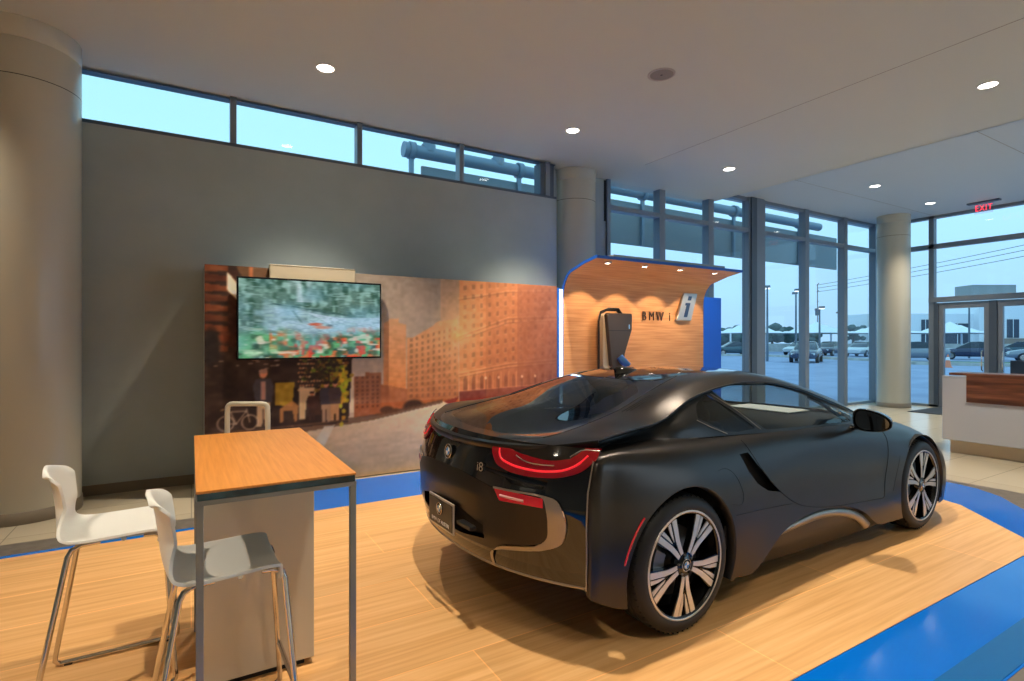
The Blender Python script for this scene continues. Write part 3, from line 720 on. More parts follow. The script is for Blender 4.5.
# hoop behind the table
hp = empty('tubular_hoop', (.345, 4.28, GZ), math.radians(-31), label='white tubular steel hoop standing on the floor behind the bar table', cat='stand')
m = MB(); r = .145; pts = [(-r, 0, .02)]+[(-r, 0, .95)]+[(-r+.035-.035*math.cos(a), 0, .985+.035*math.sin(a)-.0) for a in (.4, .8, 1.2)]+[(-r+.04, 0, 1.02), (r-.04, 0, 1.02)]+[(r-.035+.035*math.cos(a), 0, .985+.035*math.sin(a)) for a in (1.2, .8, .4)]+[(r, 0, .95), (r, 0, .02)]
m.tube(pts, .0175, mat('hoop_white', rgb(206, 202, 186), .35), 14); m.build('tube', hp)
m = MB(); m.box((-.2, -.13, 0), (.2, .13, .02), STEEL, bev=.004); m.build('foot_plate', hp)

# ------------------------------------------------------------------ bar stools
def make_stool():
    root = empty('bar_stool', (0, 0, 0))
    # shell: local +x is the sitter's forward direction, y across, origin on the floor under the seat centre
    prof = [(.160, .620, .165), (.165, .640, .180), (.15, .652, .188), (.10, .656, .192), (.0, .652, .196), (-.10, .650, .198), (-.155, .658, .192), (-.185, .685, .172), (-.198, .73, .142), (-.204, .78, .122), (-.210, .83, .130), (-.217, .88, .142), (-.224, .915, .142), (-.235, .940, .128), (-.250, .948, .100)]
    # resample
    def cr(P, t):
        n = len(P)-1; i = min(int(t), n-1); f = t-i; p0, p1, p2, p3 = P[max(i-1, 0)], P[i], P[i+1], P[min(i+2, n)]
        return [.5*((2*b_)+(c-a)*f+(2*a-5*b_+4*c-d)*f*f+(3*b_-a-3*c+d)*f**3) for a, b_, c, d in zip(p0, p1, p2, p3)]
    rows = []; nn = 56
    for i in range(nn+1):
        x, z, wd = cr(prof, (len(prof)-1)*i/nn); t = i/nn
        row = []
        for j in range(-12, 13):
            u = j/12.; back = max(0., min(1., (t-.45)/.2))
            cx_ = x+back*(.045*u*u); cz_ = z+(1-back)*(.020*u*u*abs(u)) if t > .1 else z-.012*u*u
            if t > .80: cx_ -= .035*u*u*(t-.8)/.2; cz_ -= .03*u*u*(t-.8)/.2
            row.append((cx_, u*wd, cz_))
        rows.append(row)
    m = MB(); m.grid(rows, PLAST); o = m.build('seat_shell', root)
    so = o.modifiers.new('thick', 'SOLIDIFY'); so.thickness = .011; so.offset = -1
    bv = o.modifiers.new('round', 'BEVEL'); bv.width = .003; bv.segments = 2
    m = MB()
    for k in range(3): m.prism([(.055+k*.028, -.178), (.067+k*.028, -.178), (.085+k*.028, -.150), (.073+k*.028, -.150)], .6700+0, .6716, DARK)
    # two sled frames of chrome tube: front leg, floor rail and rear leg each
    for s in (-1, 1):
        def leg(name, pts):
            mb = MB(); mb.tube(pts, .0105, CHROME, 12); mb.build(name, root)
        ft = Vector((.175, s*.135, .646)); rt = Vector((-.12, s*.135, .645)); fb_ = Vector((.225, s*.215, .012)); rb = Vector((-.255, s*.215, .012))
        leg('leg', [(.10, s*.13, .638), (.14, s*.132, .636), (.168, s*.136, .624), (.176, s*.139, .60), (.216, s*.205, .05), (.216, s*.209, .028), (.20, s*.211, .0115)])
        leg('leg', [(-.05, s*.13, .638), (-.11, s*.132, .635), (-.142, s*.136, .620), (-.155, s*.139, .595), (-.25, s*.205, .05), (-.252, s*.209, .028), (-.235, s*.211, .0115)])
        leg('floor_rail', [(.20, s*.211, .0115), (-.235, s*.211, .0115)])
        for gx in (.17, -.22): mb = MB(); mb.box((gx, s*.211-.01, .0), (gx+.03, s*.211+.01, .008), DARK); mb.build('glide', root)
    m2 = MB(); m2.tube([(.03, -.135, .636), (.03, .135, .636)], .010, CHROME, 8); m2.build('crossbar', root)
    m2 = MB(); m2.tube([(.209, -.186, .2), (.209, .186, .2)], .0095, CHROME, 8); m2.build('foot_rest', root)
    return root
st = make_stool(); st.location = (-.275, 2.93, GZ); st.rotation_euler = (0, 0, math.radians(0))
tag(st, 'white moulded low-back bar stool with chrome legs, farther left one near the column', 'stool', 'white bar stools')
s2 = copy_tree(st); s2.location = (.115, 2.27, GZ); s2.rotation_euler = (0, 0, math.radians(2)); s2['label'] = 'white moulded low-back bar stool pushed under the front of the bar table'

# ------------------------------------------------------------------ outdoors
m = MB(); m.box((-60, YG+.35, -.2), (XR+.35, 260, -.03), ASPH); m.box((XR+.35, -140, -.2), (330, 260, -.03), ASPH); struct(m, 'parking_lot')
def kerb(name, pts, wd, h, mt):
    m = MB(); P = [Vector(p+(0,)) for p in pts]
    for a, c in zip(P[:-1], P[1:]):
        t = (c-a).normalized(); n = Vector((-t.y, t.x, 0))*wd/2
        m.prism([tuple((a+n)[:2]), tuple((a-n)[:2]), tuple((c-n)[:2]), tuple((c+n)[:2])], -.03, h, mt)
    return struct(m, name)
kerb('kerb_strip', [(30, 62), (48.5, 33.1), (43.7, 20.5), (40.0, 16.6), (44, 4)], .5, .16, CONC)
GRASS = speckle_mat('grass_green', rgb(76, 104, 80), rgb(96, 124, 92), 2., .9)
kerb('grass_verge', [(42.5, 15.6), (50, 2.)], 3., .12, GRASS)

CARP = {}
def far_car_mesh(col_name, c):
    paint = mat(col_name, c, .25, metal=.3, coat=.6)
    gl = mat('far_glass', rgb(30, 46, 60), .08)
    root = empty('car', (0, 0, 0))
    # stations x, half width, z bottom, z belt
    body = [(-2.28, .62, .42, .80), (-2.2, .80, .32, .92), (-1.7, .88, .28, .98), (-.9, .90, .26, .97), (0, .90, .25, .95), (.9, .90, .26, .93), (1.5, .88, .28, .86), (2.1, .80, .32, .74), (2.3, .60, .38, .62)]
    rows = []
    for x, w_, z0, z1 in body:
        rows.append([(x, 0, z0), (x, w_*.86, z0), (x, w_, z0+(z1-z0)*.35), (x, w_*.98, z0+(z1-z0)*.8), (x, w_*.86, z1), (x, w_*.5, z1+.03), (x, 0, z1+.04)])
    full = [[*r, *[(p[0], -p[1], p[2]) for p in r[-2::-1]]] for r in rows]
    m = MB(); m.grid(full, paint)
    for r in (full[0], full[-1]): m.add(r, [tuple(range(len(r)))], paint)
    m.build('body', root)
    cab = [(-1.95, .70, .95), (-1.2, .64, 1.36), (-.4, .62, 1.46), (.2, .62, 1.43), (1.05, .72, .95)]
    m = MB(); rws = [[(x, w_+.08, .93), (x, w_, z-.05), (x, w_-.12, z), (x, -(w_-.12), z), (x, -w_, z-.05), (x, -(w_+.08), .93)] for x, w_, z in cab]; m.grid(rws, gl, True); m.build('windows', root)
    m = MB(); m.grid([[(x, w_-.06, z+.008), (x, 0, z+.02), (x, -(w_-.06), z+.008)] for x, w_, z in cab[1:4]], paint); m.build('roof', root)
    for x in (-1.35, 1.4):
        for s in (-1, 1):
            M = Matrix.Translation((x, s*.80, .33)) @ Matrix.Rotation(PI/2, 4, 'X')
            m = MB(); m.lathe([(.0, -.1), (.2, -.1), (.32, -.1), (.33, -.08), (.33, .08), (.32, .1), (.2, .1), (.0, .1)], mat('far_tyre', rgb(22, 24, 28), .7), 20, M)
            m.lathe([(.0, -s*.104), (.2, -s*.104)], CHROME, 16, M); m.build('wheel', root)
    for s in (-1, 1):
        m = MB(); m.box((2.0, s*.5, .56), (2.24, s*.72, .68), mat('far_headlight', rgb(220, 226, 230), .1)); m.build('headlight', root)
        m = MB(); m.box((-2.255, s*.45, .66), (-2.1, s*.72, .78), mat('far_taillight', rgb(120, 24, 26), .3)); m.build('taillight', root)
    return root
cars = [('dark_blue', rgb(40, 54, 84), (37.9, 22.5), 205, 'dark blue sedan driving diagonally across the lot outside the tall windows'),
        ('teal', rgb(44, 76, 88), (48.5, 36.6), 150, 'dark teal car parked left of the driving blue sedan'),
        ('white', rgb(196, 204, 210), (57.0, 34.6), 185, 'pale car parked behind and right of the driving blue sedan'),
        ('dark_blue', None, (56.5, 31.2), 190, 'dark blue parked car beside the pale one, seen between two window posts'),
        ('white', None, (56.0, 27.8), 190, 'white parked car seen left of the far column'),
        ('teal', None, (55.4, 24.6), 190, 'teal parked car seen just left of the far column'),
        ('silver', rgb(130, 140, 152), (47.0, 19.8), 120, 'silver car with its wheel showing, first right of the far column'),
        ('dark_blue', None, (54.5, 18.6), 112, 'dark blue sedan parked beyond the left glass door'),
        ('silver', None, (52.0, 13.4), 112, 'silver sedan seen through the right glass door, nearest the frame edge'),
        ('teal', None, (66, 19.0), 105, 'far teal car behind the row seen through the left glass door'),
        ('white', None, (62., 66.), 60, 'small white car far down the road beside the blue panel'),
        ]
for nm, c, (x, y), a, lab in cars:
    if nm not in CARP: CARP[nm] = far_car_mesh('far_paint_'+nm, c); o = CARP[nm]
    else: o = copy_tree(CARP[nm])
    o.location = (x, y, -.03); o.rotation_euler = (0, 0, math.radians(a)); tag(o, lab, 'car', 'cars outside in the parking lot')
# white tensile canopies over the parking rows
TENT = mat('tent_white', rgb(240, 244, 248), .6)
def tent():
    root = empty('parking_canopy', (0, 0, 0)); m = MB(); n = 8
    rows = []
    for i in range(n+1):
        x = -3.6+7.2*i/n; row = []
        for j in range(n+1):
            y = -3.4+6.8*j/n; r = max(abs(x)/3.6, abs(y)/3.4); z = 2.55+1.5*(1-r)**1.35; row.append((x, y, z))
        rows.append(row)
    m.grid(rows, TENT, False); o = m.build('fabric_roof', root); s = o.modifiers.new('t', 'SOLIDIFY'); s.thickness = .05
    m = MB()
    for x in (-3.5, 3.5): m.tube([(x, -3.3, 2.5), (x, 3.3, 2.5)], .06, STEEL, 8)
    for y in (-3.3, 3.3): m.tube([(-3.5, y, 2.5), (3.5, y, 2.5)], .06, STEEL, 8)
    m.build('edge_beam', root)
    for x in (-3.5, 3.5):
        m = MB(); m.tube([(x, 0, 0), (x, 0, 2.5)], .11, TENT, 10); m.build('post', root)
    return root
tt = None
for (x, y, lab) in ((62, 44.5, 'leftmost white peaked parking canopy, behind the teal car'), (69.5, 40.0, 'white peaked parking canopy behind the driving sedan'), (77, 35.6, 'white peaked parking canopy left of the far column'), (84.5, 31.2, 'rightmost white peaked parking canopy, half behind the far column')):
    if tt is None: tt = tent(); o = tt
    else: o = copy_tree(tt)
    o.location = (x, y, -.03); o.rotation_euler = (0, 0, 0); tag(o, lab, 'canopy', 'white fabric parking canopies')
POLE = mat('pole_grey', rgb(96, 110, 124), .5)
HEAD = mat('street_lamp_glow', rgb(255, 250, 240), .4, emit=(1, .98, .94, 1), estr=1.6)
def pole(x, y, h, kind, lab):
    root = empty('light_pole', (x, y, -.03), math.radians(35), lab, 'light pole')
    m = MB(); m.tube([(0, 0, 0), (0, 0, h)], [.09, .06], POLE, 8); m.build('pole', root)
    if kind == 'T':
        m = MB(); m.tube([(-1.6, 0, h), (1.6, 0, h)], .05, POLE, 6); m.box((-1.9, -.2, h-.06), (-1.2, .2, h+.1), POLE); m.box((1.2, -.2, h-.06), (1.9, .2, h+.1), POLE); m.build('cross_arm', root)
        m = MB(); m.box((-1.85, -.18, h-.1), (-1.25, .18, h-.06), HEAD); m.build('lamp', root)
    elif kind == 'L':
        m = MB(); m.tube([(0, 0, h), (1.1, 0, h+.1)], .045, POLE, 6); m.box((.7, -.22, h+.02), (1.6, .22, h+.2), POLE); m.build('lamp_arm', root)
        m = MB(); m.box((.75, -.2, h-.02), (1.55, .2, h+.02), HEAD); m.build('lamp', root)
    else:
        m = MB()
        for dz, l in ((0, 2.), (-1.2, 1.6), (-3., 1.1)): m.tube([(-l, 0, h+dz), (l*.6, 0, h+dz)], .07, POLE, 6)
        m.build('cross_arm', root)
        m = MB(); m.tube([(.35, 0, h-5.4), (.35, 0, h-4.2)], .35, POLE, 10); m.build('transformer', root)
    return root
pole(36.7, 24.75, 5.5, 'L', 'light pole outside with one lamp head, right of the tall window post')
pole(43.3, 26.6, 5.6, 'T', 'twin-head light pole outside, left of a window mullion')
pole(45.0, 25.6, 4.2, 'T', 'shorter twin-head light pole outside, right of the mullion')
pole(67.4, 35.9, 5.0, 'T', 'small twin-head light pole above the white canopies')
pole(94.3, 54.0, 11.4, 'U', 'utility pole with cross arms and transformer left of the far column')
pole(58.5, 20.2, 4.6, 'L', 'lamp pole glowing beside the left door frame')
# overhead wires
m = MB()
for dz in (0, -.7, -1.5):
    P = []
    for i in range(25):
        t = i/24.; P.append((94.3+(70-94.3)*t, 53.9+(-20-53.9)*t, 11.3+dz*.8+(17.5+dz-11.3-dz*.8)*t-3*t*(1-t)*1.4))
    m.tube(P, .035, POLE, 4)
tag(m.build('overhead_wires'), 'thin dark utility wires crossing the sky outside the right windows', 'wires')
# white building across the lot
bl = empty('building', (0, 0, -.03), label='long white flat-roofed building with dark windows beyond the glass doors', cat='building')
BW = mat('building_white', rgb(236, 240, 244), .8); WD = mat('building_window', rgb(52, 66, 82), .2)
bx0, by0 = 92., 42.; d = Vector((14.2, -8.5, 0)).normalized(); nrm = Vector((d.y, -d.x, 0))
M = MX(d, -nrm, (0, 0, 1), (93, 41.3, 0))
m = MB(); m.box((-4, 0, 0), (12, 6, 5.7), BW, M); m.build('low_wing', bl)
m = MB(); m.box((12, -1, 0), (36, 6, 8.2), BW, M); m.build('tall_wing', bl)
m = MB(); m.box((12.4, .5, 8.2), (19, 4, 10.2), mat('roof_box', rgb(150, 152, 152), .7), M); m.box((26, 1, 8.2), (31, 4, 9.5), mat('roof_box', rgb(150, 152, 152), .7), M); m.build('roof_unit', bl)
def wins(lst, yy):
    for x0, x1, z0, z1 in lst:
        m = MB(); m.box((x0, yy-.08, z0), (x1, yy-.01, z1), WD, M)
        m.box(((x0+x1)/2-.05, yy-.1, z0), ((x0+x1)/2+.05, yy-.09, z1), BW, M); m.build('window', bl)
wins([(-3.4, -1.6, 1.2, 4.2), (-.6, 1.6, 1.2, 4.2), (4, 5.2, .8, 4.8), (7.6, 11.4, 1., 4.2)], 0)
wins([(13, 15.2, 2., 4.8), (16.2, 18, 2., 4.8), (22.6, 24.6, 1.6, 4.8), (32, 35, 2, 4.8)], -1)
m = MB(); m.box((12.8, -1.6, .2), (19, -1.02, 1.9), mat('brown_wall', rgb(150, 130, 116), .8), M); m.build('low_wall', bl)
# distant trees
LEAF = speckle_mat('leaf_dark', rgb(58, 82, 84), rgb(78, 100, 96), .8, .9)
def tree(x, y, h, r, lab):
    root = empty('tree', (x, y, -.03), label=lab, cat='tree', group='trees beyond the parking lot')
    m = MB(); m.tube([(0, 0, 0), (.1, 0, h*.5)], [.25, .15], mat('bark', rgb(70, 66, 62), .9), 8); m.build('trunk', root)
    m = MB()
    for k in range(26):
        a = random.random()*2*PI; q = r*random.random()**.5; rr = r*(.22+.25*random.random()); z = h*(.38+.42*random.random())
        P = Vector((q*math.cos(a), q*math.sin(a), z)); bm = bmesh.new(); bmesh.ops.create_icosphere(bm, subdivisions=2, radius=rr)
        for v in bm.verts: v.co = v.co*(1+.25*(random.random()-.5)); v.co.z *= .8
        bm.verts.index_update(); m.add([tuple(v.co+P) for v in bm.verts], [tuple(v.index for v in f.verts) for f in bm.faces], LEAF, True); bm.free()
    m.build('crown', root)
for i, (x, y, h, r, lab) in enumerate([(71.5, 54.5, 3.9, 2.4, 'round dark tree beside the blue panel down the road'), (79.2, 52.6, 4.5, 2.6, 'dark tree beyond the canopies at the left window post'), (86.6, 51.5, 3.8, 1.8, 'low dark tree just right of the window post, over the canopies'), (87.4, 44.6, 4.6, 1.5, 'dark tree mass behind the rightmost canopy'), (62, 53.5, 3.0, 1.8, 'small dark tree farthest left down the road')]):
    tree(x, y, h, r, lab)
# long wall behind the parked cars, road sign, cone
m = MB(); m.prism([(66, 49.5), (90, 36), (90.3, 36.4), (66.3, 49.9)], -.03, 1.1, CONC); m.prism([(90, 36), (100, 16), (100.3, 16.2), (90.3, 36.2)], -.03, 1.1, CONC); struct(m, 'boundary_wall')
cn = empty('traffic_cone', (37.0, 13.75, -.03), label='orange traffic cone on the lot outside the left glass door', cat='cone')
m = MB(); m.lathe([(.03, .75), (.17, .04), (.22, .035), (.22, 0)], mat('cone_orange', rgb(226, 130, 96), .6), 20); m.build('cone_body', cn)
m = MB(); m.lathe([(.066, .6), (.106, .42)], mat('cone_band', rgb(235, 235, 235), .4), 20); m.build('reflective_band', cn)

# steel sunshade outside: tube, brackets, blade panel
SS = mat('sunshade_steel', rgb(120, 140, 156), .45, metal=.3)
SP = mat('sunshade_panel', rgb(116, 132, 140), .5)
SY = 8.5
ss = empty('sunshade', (3.0, SY, 4.62), label='grey steel tube sunshade running outside above the windows', cat='sunshade')
m = MB(); m.tube([(-.02, 0, 0), (.06, 0, 0)], .125, SS, 24); m.tube([(.06, 0, 0), (11.9, 0, 0)], .105, SS, 24); m.build('main_tube', ss)
m = MB(); m.box((.32, .05, -1.10), (12.9, .11, -.20), SP, bev=.01); m.build('blade_panel', ss)
for x in (.12, 2.2, 5.3, 8.3, 11.0):
    m = MB(); m.lathe([(.115, -.05), (.14, -.05), (.14, .05), (.115, .05)], SS, 20, Matrix.Translation((x, 0, 0)) @ Matrix.Rotation(PI/2, 4, 'Y'), closed=True)
    m.box((x-.035, -.02, -1.1), (x+.035, .04, -.1), SS); m.build('bracket', ss)
for x in (.42, 1.75, 4.6, 5.9, 9.3):
    m = MB(); m.lathe([(.09, .1), (.09, .9)], SS, 16, Matrix.Translation((x, 0, 0))); m.lathe([(.12, .02), (.12, .14)], SS, 16, Matrix.Translation((x, 0, 0)))
    m.build('hanger_post', ss)

# ================================================================== the car
CAR = empty('sports_car', (2.108, 2.812, GZ), .02817, 'matte dark grey two-door sports coupe with black roof parked on the wood floor', 'car', scale=.988)
PAINT = mat('matte_grey_paint', rgb(66, 62, 59), .29, metal=.9, spec=.5)
GLOSS = mat('gloss_black', rgb(10, 10, 11), .06, coat=.6)
BLACKP = mat('black_plastic', rgb(18, 18, 18), .45)
LINER = mat('wheel_well_black', rgb(8, 8, 8), .8)
ROOFB = mat('roof_black', rgb(16, 15, 15), .1, coat=.5)
TINT = glass_mat('tinted_glass', (.74, .80, .79, 1), 1.0, 1.5)
DTINT = glass_mat('dark_tinted_glass', (.12, .14, .15, 1), 1.1, 1.6)
TRIMS = mat('frozen_silver_trim', rgb(158, 148, 136), .3, metal=.7)
GAP = mat('panel_gap', rgb(6, 6, 6), .7)
REDG = mat('red_lens', rgb(104, 3, 9), .08, coat=.8, emit=(.5, .01, .02, 1), estr=.10)
REDB = mat('red_light_tube', rgb(220, 20, 30), .2, emit=(1., .03, .05, 1), estr=.5)
REDR = mat('red_reflector', rgb(196, 22, 34), .15, coat=.6, emit=(.8, .02, .04, 1), estr=.10)

def hermite_rows(P, T, m):
    """non-uniform Catmull-Rom through points P (n x ... x 3) at knots T, m samples per span"""
    P = np.asarray(P, float); n = len(P); D = []
    for i in range(n):
        if i == 0: d = (P[1]-P[0])/(T[1]-T[0])
        elif i == n-1: d = (P[-1]-P[-2])/(T[-1]-T[-2])
        else:
            a, b_ = T[i]-T[i-1], T[i+1]-T[i]; d = ((P[i]-P[i-1])/a*b_+(P[i+1]-P[i])/b_*a)/(a+b_)
        D.append(d)
    out = []
    for i in range(n-1):
        h = T[i+1]-T[i]; k = max(1, int(m[i]))
        for j in range(k+(1 if i == n-2 else 0)):
            t = j/k; out.append(P[i]*(2*t**3-3*t**2+1)+D[i]*h*(t**3-2*t**2+t)+P[i+1]*(-2*t**3+3*t**2)+D[i+1]*h*(t**3-t**2))
    return np.array(out)
def surf(ctrl, du, dv):
    C_ = np.array(ctrl, float)                    # M x K x 3
    U = [0.];  V = [0.]
    for i in range(1, C_.shape[0]): U.append(U[-1]+max(.02, np.linalg.norm(C_[i]-C_[i-1], axis=1).mean()))
    for j in range(1, C_.shape[1]): V.append(V[-1]+max(.02, np.linalg.norm(C_[:, j]-C_[:, j-1], axis=1).mean()))
    mu = [max(1, round((U[i+1]-U[i])/du)) for i in range(len(U)-1)]; mv = [max(1, round((V[i+1]-V[i])/dv)) for i in range(len(V)-1)]
    R_ = hermite_rows(C_, U, mu)
    return hermite_rows(R_.transpose(1, 0, 2), V, mv).transpose(1, 0, 2)
def to_bm(G):
    bm = bmesh.new(); a, b_ = G.shape[:2]
    vs = [[bm.verts.new(G[i, j]) for j in range(b_)] for i in range(a)]
    for i in range(a-1):
        for j in range(b_-1):
            q = [vs[i][j], vs[i][j+1], vs[i+1][j+1], vs[i+1][j]]
            try: bm.faces.new(q)
            except ValueError: pass
    bmesh.ops.remove_doubles(bm, verts=bm.verts, dist=1e-5)
    return bm
def knife(bm, line, ax, closed=True, filt=None):
    """cut bm along a 2-D polyline seen along axis ax ('y': coords x,z ; 'x': y,z ; 'z': x,y)"""
    ia, ib = {'y': (0, 2), 'x': (1, 2), 'z': (0, 1)}[ax]; ic = 3-ia-ib
    n = len(line)
    for i in range(n if closed else n-1):
        p, q = line[i], line[(i+1) % n]; dx, dz = q[0]-p[0], q[1]-p[1]; l = math.hypot(dx, dz)
        if l < 1e-6: continue
        no = [0, 0, 0]; no[ia] = -dz/l; no[ib] = dx/l; co = [0, 0, 0]; co[ia] = p[0]; co[ib] = p[1]
        lo = (min(p[0], q[0])-.002, min(p[1], q[1])-.002); hi = (max(p[0], q[0])+.002, max(p[1], q[1])+.002)
        fs = []
        for f in bm.faces:
            c = [v.co for v in f.verts]
            if filt and not filt(f.calc_center_median()): continue
            a0 = min(v[ia] for v in c); a1 = max(v[ia] for v in c); b0 = min(v[ib] for v in c); b1 = max(v[ib] for v in c)
            if a1 < lo[0] or a0 > hi[0] or b1 < lo[1] or b0 > hi[1]: continue
            # true overlap with the segment: sample distance of face centre along
            fs.append(f)
        if not fs: continue
        geom = set(fs)
        for f in fs: geom.update(f.edges); geom.update(f.verts)
        bmesh.ops.bisect_plane(bm, geom=list(geom), plane_co=co, plane_no=no, dist=2e-4)
def inpoly(P, x, y):
    c = False; n = len(P)
    for i in range(n):
        x0, y0 = P[i]; x1, y1 = P[(i+1) % n]
        if (y0 > y) != (y1 > y) and x < (x1-x0)*(y-y0)/(y1-y0)+x0: c = not c
    return c
def smooth_line(pts, n=5, closed=False):
    P = np.array(pts, float); T = [0.]
    for i in range(1, len(P)): T.append(T[-1]+max(1e-3, np.linalg.norm(P[i]-P[i-1])))
    return [tuple(p) for p in hermite_rows(P, T, [n]*(len(P)-1))]
def split_parts(bm, classify, mats, both=True, parent=None, offs={}, names_centre=()):
    """classify(face centre)-> part key or None; writes one mesh per key; mirrored copy to the other side.
    Normals are taken from the uncut surface so neighbouring panels shade continuously."""
    bm.normal_update(); bm.verts.index_update()
    N_ = {v.index: v.normal.copy() for v in bm.verts}
    groups = {}
    for f in bm.faces:
        k = classify(f.calc_center_median())
        if k: groups.setdefault(k, []).append([v.index for v in f.verts])
    bm.verts.ensure_lookup_table(); res = {}
    for k, fs in groups.items():
        sides = [1] if not both else ([1, -1])
        made = []
        bins = [[1, -1]] if k in names_centre else [[s] for s in sides]
        for bn in bins:
            vs = []; faces = []; nn = []
            for s in bn:
                ids = {}
                for f in fs:
                    ff = []
                    for i in f:
                        if i not in ids:
                            ids[i] = len(vs); v = bm.verts[i]; c = v.co+N_[i]*offs.get(k, 0.)
                            vs.append((c.x, c.y*s, c.z)); nn.append((N_[i].x, N_[i].y*s, N_[i].z))
                        ff.append(ids[i])
                    faces.append(tuple(ff) if s == 1 else tuple(ff[::-1]))
            me = bpy.data.meshes.new(k); me.from_pydata(vs, [], faces); me.materials.append(mats[k])
            me.polygons.foreach_set('use_smooth', [True]*len(faces)); me.update()
            me.normals_split_custom_set_from_vertices(nn)
            o = bpy.data.objects.new(k, me); COL.objects.link(o); o.parent = parent or CAR
            if k not in MIRR: pass
            made.append(o)
        res[k] = made
    return res
MIRR = {}
def both_sides(fn):
    for s in (-1, 1): fn(s)

# ---- body skin (right half, y<0) : stations rear to front, rails bottom to centre line
S_ = [
 # rear return edge and rear edge of the fender
 [(-.575, .845, .325), (-.585, .86, .50), (-.59, .86, .65), (-.58, .86, .80), (-.55, .865, .93), (-.53, .80, .955), (-.5, .45, .92), (-.5, 0, .92)],
 [(-.615, .890, .325), (-.622, .905, .50), (-.625, .905, .65), (-.615, .905, .80), (-.575, .895, .935), (-.545, .80, .962), (-.5, .45, .93), (-.5, 0, .93)],
 [(-.50, .905, .255), (-.50, .925, .45), (-.50, .93, .62), (-.50, .922, .80), (-.47, .895, .945), (-.45, .80, .968), (-.45, .45, .93), (-.45, 0, .93)],
 [(-.25, .925, .20), (-.25, .950, .42), (-.25, .958, .60), (-.25, .944, .80), (-.25, .892, .938), (-.25, .79, .966), (-.25, .45, .935), (-.25, 0, .935)],
 [(0, .93, .20), (0, .955, .40), (0, .966, .60), (0, .948, .80), (0, .885, .930), (0, .785, .958), (0, .45, .94), (0, 0, .94)],
 [(.32, .935, .18), (.32, .950, .36), (.32, .955, .57), (.32, .930, .77), (.32, .868, .905), (.32, .785, .940), (.32, .45, .94), (.32, 0, .94)],
 [(.75, .942, .17), (.75, .928, .34), (.75, .920, .53), (.75, .900, .74), (.75, .855, .880), (.75, .800, .925), (.75, .45, .93), (.75, 0, .93)],
 [(1.25, .918, .17), (1.25, .914, .34), (1.25, .902, .50), (1.25, .888, .71), (1.25, .856, .862), (1.25, .808, .912), (1.25, .45, .92), (1.25, 0, .92)],
 [(1.75, .916, .17), (1.75, .913, .32), (1.75, .900, .48), (1.75, .886, .68), (1.75, .856, .840), (1.75, .800, .900), (1.75, .45, .92), (1.75, 0, .93)],
 [(2.15, .915, .16), (2.15, .920, .31), (2.15, .902, .48), (2.15, .893, .66), (2.15, .858, .810), (2.15, .785, .880), (2.2, .45, .93), (2.2, 0, .945)],
 [(2.45, .915, .15), (2.45, .925, .31), (2.45, .924, .48), (2.45, .910, .65), (2.45, .860, .785), (2.45, .765, .853), (2.5, .42, .893), (2.5, 0, .905)],
 [(2.80, .920, .15), (2.80, .935, .32), (2.80, .940, .50), (2.80, .916, .65), (2.80, .850, .757), (2.80, .735, .812), (2.85, .40, .835), (2.85, 0, .845)],
 [(3.10, .905, .15), (3.10, .922, .32), (3.10, .922, .48), (3.10, .893, .61), (3.10, .820, .703), (3.12, .700, .752), (3.15, .38, .770), (3.15, 0, .780)],
 [(3.35, .860, .15), (3.35, .880, .30), (3.35, .876, .44), (3.35, .840, .55), (3.36, .765, .625), (3.38, .650, .672), (3.42, .36, .692), (3.42, 0, .702)],
 [(3.58, .690, .16), (3.58, .720, .28), (3.58, .715, .40), (3.58, .680, .49), (3.59, .620, .545), (3.61, .530, .585), (3.64, .30, .605), (3.64, 0, .615)],
 [(3.72, .400, .18), (3.73, .420, .28), (3.73, .415, .37), (3.72, .395, .44), (3.72, .360, .49), (3.73, .300, .52), (3.75, .16, .535), (3.75, 0, .54)],
 [(3.74, .0, .18), (3.77, .0, .28), (3.77, .0, .37), (3.76, .0, .44), (3.76, .0, .49), (3.76, .0, .515), (3.76, .0, .53), (3.76, 0, .535)],
]
G = surf([[(x, -w_, z) for x, w_, z in r] for r in S_], .035, .03)
bmB = to_bm(G)
RA, FA = .402, .388
rear_arch = [(0+RA*math.cos(a), .348+RA*math.sin(a)) for a in [math.radians(d) for d in range(-70, 251, 7)]]
front_arch = [(2.8+FA*math.cos(a), .345+FA*math.sin(a)) for a in [math.radians(d) for d in range(-70, 251, 7)]]
door_line = smooth_line([(.565, .99), (.59, .93), (.63, .84), (.74, .70), (.90, .57), (1.07, .478), (1.30, .42), (1.65, .382), (2.14, .35)], 4)+smooth_line([(2.17, .36), (2.20, .46), (2.24, .58), (2.285, .72), (2.29, .80), (2.24, .88), (2.2, .99)], 4)
sill_top = smooth_line([(.36, .10), (.37, .172), (.55, .178), (.70, .25), (.83, .32), (.94, .36), (1.1, .390), (1.30, .400), (1.65, .368), (1.80, .325), (1.91, .275), (2.02, .20), (2.10, .168), (2.3, .15)], 3)+[(2.5, .10)]
vent = [(.512, .845), (.60, .845), (.66, .775), (.74, .695), (.885, .582), (.745, .610), (.635, .668), (.56, .745)]
side = lambda c: c.y < -.70
knife(bmB, rear_arch, 'y', True, lambda c: c.y < -.6 and c.z < .85); knife(bmB, front_arch, 'y', True, lambda c: c.y < -.6 and c.z < .8 and c.x < 3.4)
knife(bmB, door_line, 'y', False, side)
knife(bmB, sill_top, 'y', False, side)
knife(bmB, vent, 'y', True, side)
hood_line = [(2.1, -.775), (2.45, -.752), (2.8, -.72), (3.1, -.68), (3.4, -.60), (3.55, -.4), (3.6, -.001)]
knife(bmB, hood_line, 'z', False, lambda c: c.z > .5 and c.x > 1.9)
